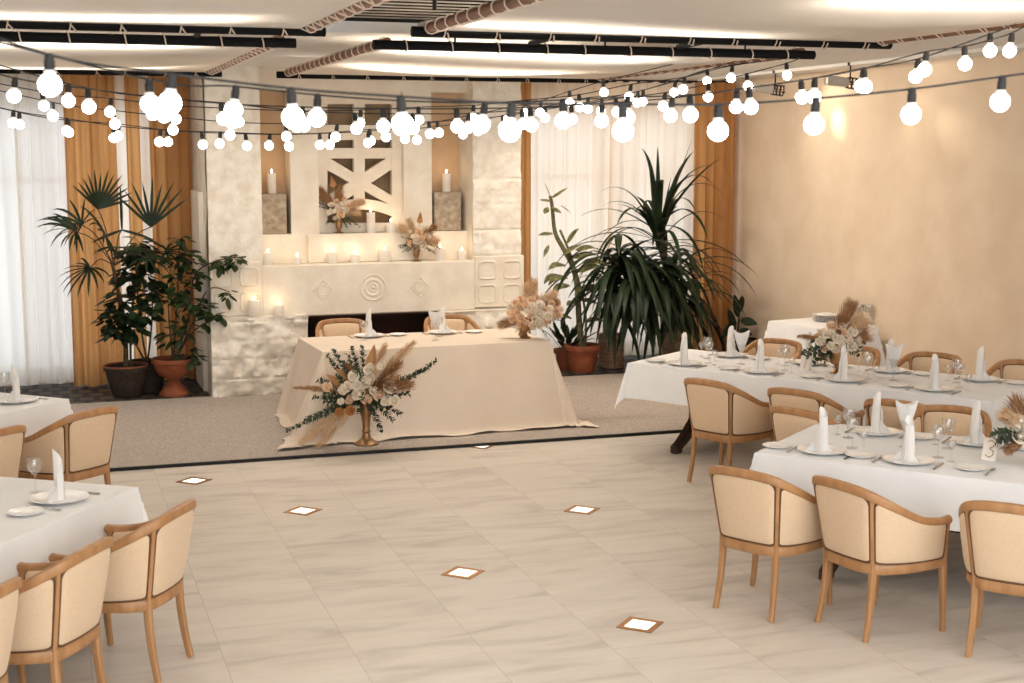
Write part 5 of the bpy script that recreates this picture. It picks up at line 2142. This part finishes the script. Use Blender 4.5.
# ================================================================== SERVICE TABLE BY THE WALL
sv = Frame((7.44, 12.36), 12, 0.66, 0.9, 'service table')
table(sv, 'small side table against the plaster wall under a white cloth', 0.0)
c = sv.centre()
b = MB()
hl, hw = sv.L / 2 + 0.004, sv.W / 2 + 0.004


def gsv(rx, ry):
    sx, sy = (1 if rx > 0 else -1), (1 if ry > 0 else -1)
    ex, ey = max(0, abs(rx) - hl), max(0, abs(ry) - hw)
    cx, cy = max(-hl, min(hl, rx)), max(-hw, min(hw, ry))
    if ex > 0 and ey > 0:
        r_ = min(0.62, hypot(ex, ey))
        th_ = atan2(ey, ex)
        s = 0.06 + 0.2 * sin(2 * th_) ** 2
        return (cx + sx * r_ * s * cos(th_), cy + sy * r_ * s * sin(th_), CT - r_ * sqrt(1 - s * s))
    e = max(ex, ey)
    al = ry if ex > 0 else rx
    o = 0.05 * e + 0.02 * min(1, e / 0.5) * sin(al * 14)
    o = max(0.01 * e, o)
    return (cx + (sx * o if ex > 0 else 0), cy + (sy * o if ey > 0 else 0), CT - e)


b.grid(gsv, knots(hl, 0.55, 16, 10), knots(hw, 0.55, 16, 10))
o = b.build('tablecloth', M['linen'], angle=180)
o.location = (c.x, c.y, CZ)
o.rotation_euler = (0, 0, sv.a)
for ch in bpy.data.objects:
    if ch.get('label') == 'small side table against the plaster wall under a white cloth':
        ch.location.z = CZ
tag(o, 'white cloth on the small side table against the plaster wall', 'tablecloth')
SZ = CT + CZ + 0.002
q0 = at_z(826, 321, SZ)
zz = SZ
for k in range(4):
    P_plate.put((q0.x, q0.y, zz), 0, 'white dinner plate stacked on the side table by the plaster wall, %s from bottom' % ORD[k], 'stacked plates on the side table')
    zz += 0.0165
nb = MB()


def crump(u, v):
    n = noise.noise((u * 3, v * 3, 4)) * 0.022 + noise.noise((u * 7, v * 7, 1)) * 0.008
    e = min(u, 1 - u, v, 1 - v) * 4
    return ((u - 0.5) * 0.17, (v - 0.5) * 0.12, 0.006 + max(0, (0.018 + n) * min(1, e)))


nb.grid(crump, linspace(0, 1, 20), linspace(0, 1, 16))
o = nb.build('crumpled_napkin', M['napkin'], angle=180)
o.location = (q0.x, q0.y, zz - 0.0165 + 0.012)
tag(o, 'crumpled white napkin lying on the stacked plates', 'napkin')
for k, (px, py) in enumerate(((858, 322), (866, 322), (874, 322), (881, 321), (862, 319), (870, 318.5), (878, 318))):
    p = at_z(px, py, SZ)
    p.x = min(p.x, RX - 0.06)
    P_wine.put(tuple(p), 0, 'clear wine glass in the cluster on the side table by the wall', 'wine glasses on the side table')
p = at_z(862, 325.5, SZ)
o = MB().rbox((-0.05, -0.025, 0), (0.05, 0.025, 0.025), 0.006).rbox((-0.02, -0.012, 0.024), (0.02, 0.012, 0.045), 0.006).build('corkscrew_case', M['iron'])
o.location = p
o.rotation_euler = (0, 0, 0.4)
tag(o, 'small dark object lying before the glasses on the side table', 'case')

# ================================================================== LIGHT
world = bpy.data.worlds.new('world')
SC.world = world
world.use_nodes = True
wn = world.node_tree
bg = wn.nodes['Background']
bg.inputs['Color'].default_value = (0.86, 0.93, 1.0, 1)
bg.inputs['Strength'].default_value = 2.2


def area(name, loc, rot, sx, sy, e, col):
    d = bpy.data.lights.new(name, 'AREA')
    d.shape = 'RECTANGLE'
    d.size, d.size_y = sx, sy
    d.energy = e
    d.color = col
    o = bpy.data.objects.new(name, d)
    COL.objects.link(o)
    o.location = loc
    o.rotation_euler = rot
    return o


# added fill light at the open front of the hall, behind the camera
area('front_fill', (2.0, -2.5, 2.2), (radians(82), 0, 0), 11, 2.4, 200, (0.94, 0.98, 1.0))
# added overhead fill for the near half of the hall, out of view
area('hall_fill', (3.4, 2.6, 3.3), (0, 0, 0), 8, 3.0, 105, (0.96, 0.99, 1.0))

# lamp strips lying above the canvas panels
for (x, y, ln) in ((3.2, 9.35, 1.9), (3.2, 10.9, 1.6), (-0.1, 9.3, 2.2), (-0.1, 11.6, 2.2), (-0.2, 7.2, 2.4), (3.0, 7.25, 1.6), (4.1, 5.4, 1.6), (0.3, 5.6, 2.0)):
    area('panel_lamp', (x, y, CEIL - 0.04), (0, 0, 0), ln, 0.12, 17, (1.0, 0.95, 0.88))
for (x, y) in ((0.6, 8.4), (3.2, 8.3)):  # extra upward lights, added to brighten the slats
    area('slat_fill', (x, y, CEIL + 0.02), (radians(180), 0, 0), 1.2, 0.1, 14, (1.0, 0.97, 0.92))
# added fill lights hidden behind the panels, over the fireplace and the plants
area('stage_fill', (3.5, 13.35, CEIL - 0.02), (radians(-12), 0, 0), 2.6, 0.35, 60, (1.0, 0.9, 0.78))
area('stage_fill', (0.0, 13.6, CEIL - 0.02), (0, 0, 0), 2.6, 0.35, 32, (1.0, 0.92, 0.82))

area('stage_fill', (5.5, 13.4, CEIL - 0.02), (0, radians(-42), 0), 0.4, 1.2, 85, (1.0, 0.88, 0.74))  # added fill turned towards the plaster wall to brighten it

SC.view_settings.view_transform = 'Standard'
SC.view_settings.look = 'None'
SC.view_settings.gamma = 1.0
SC.view_settings.use_curve_mapping = False
SC.view_settings.exposure = 0.24
SC.cycles.max_bounces = 8
SC.cycles.transparent_max_bounces = 16
SC.cycles.caustics_reflective = False
SC.cycles.caustics_refractive = False
SC.cycles.sample_clamp_indirect = 6.0
SC.cycles.use_denoising = True
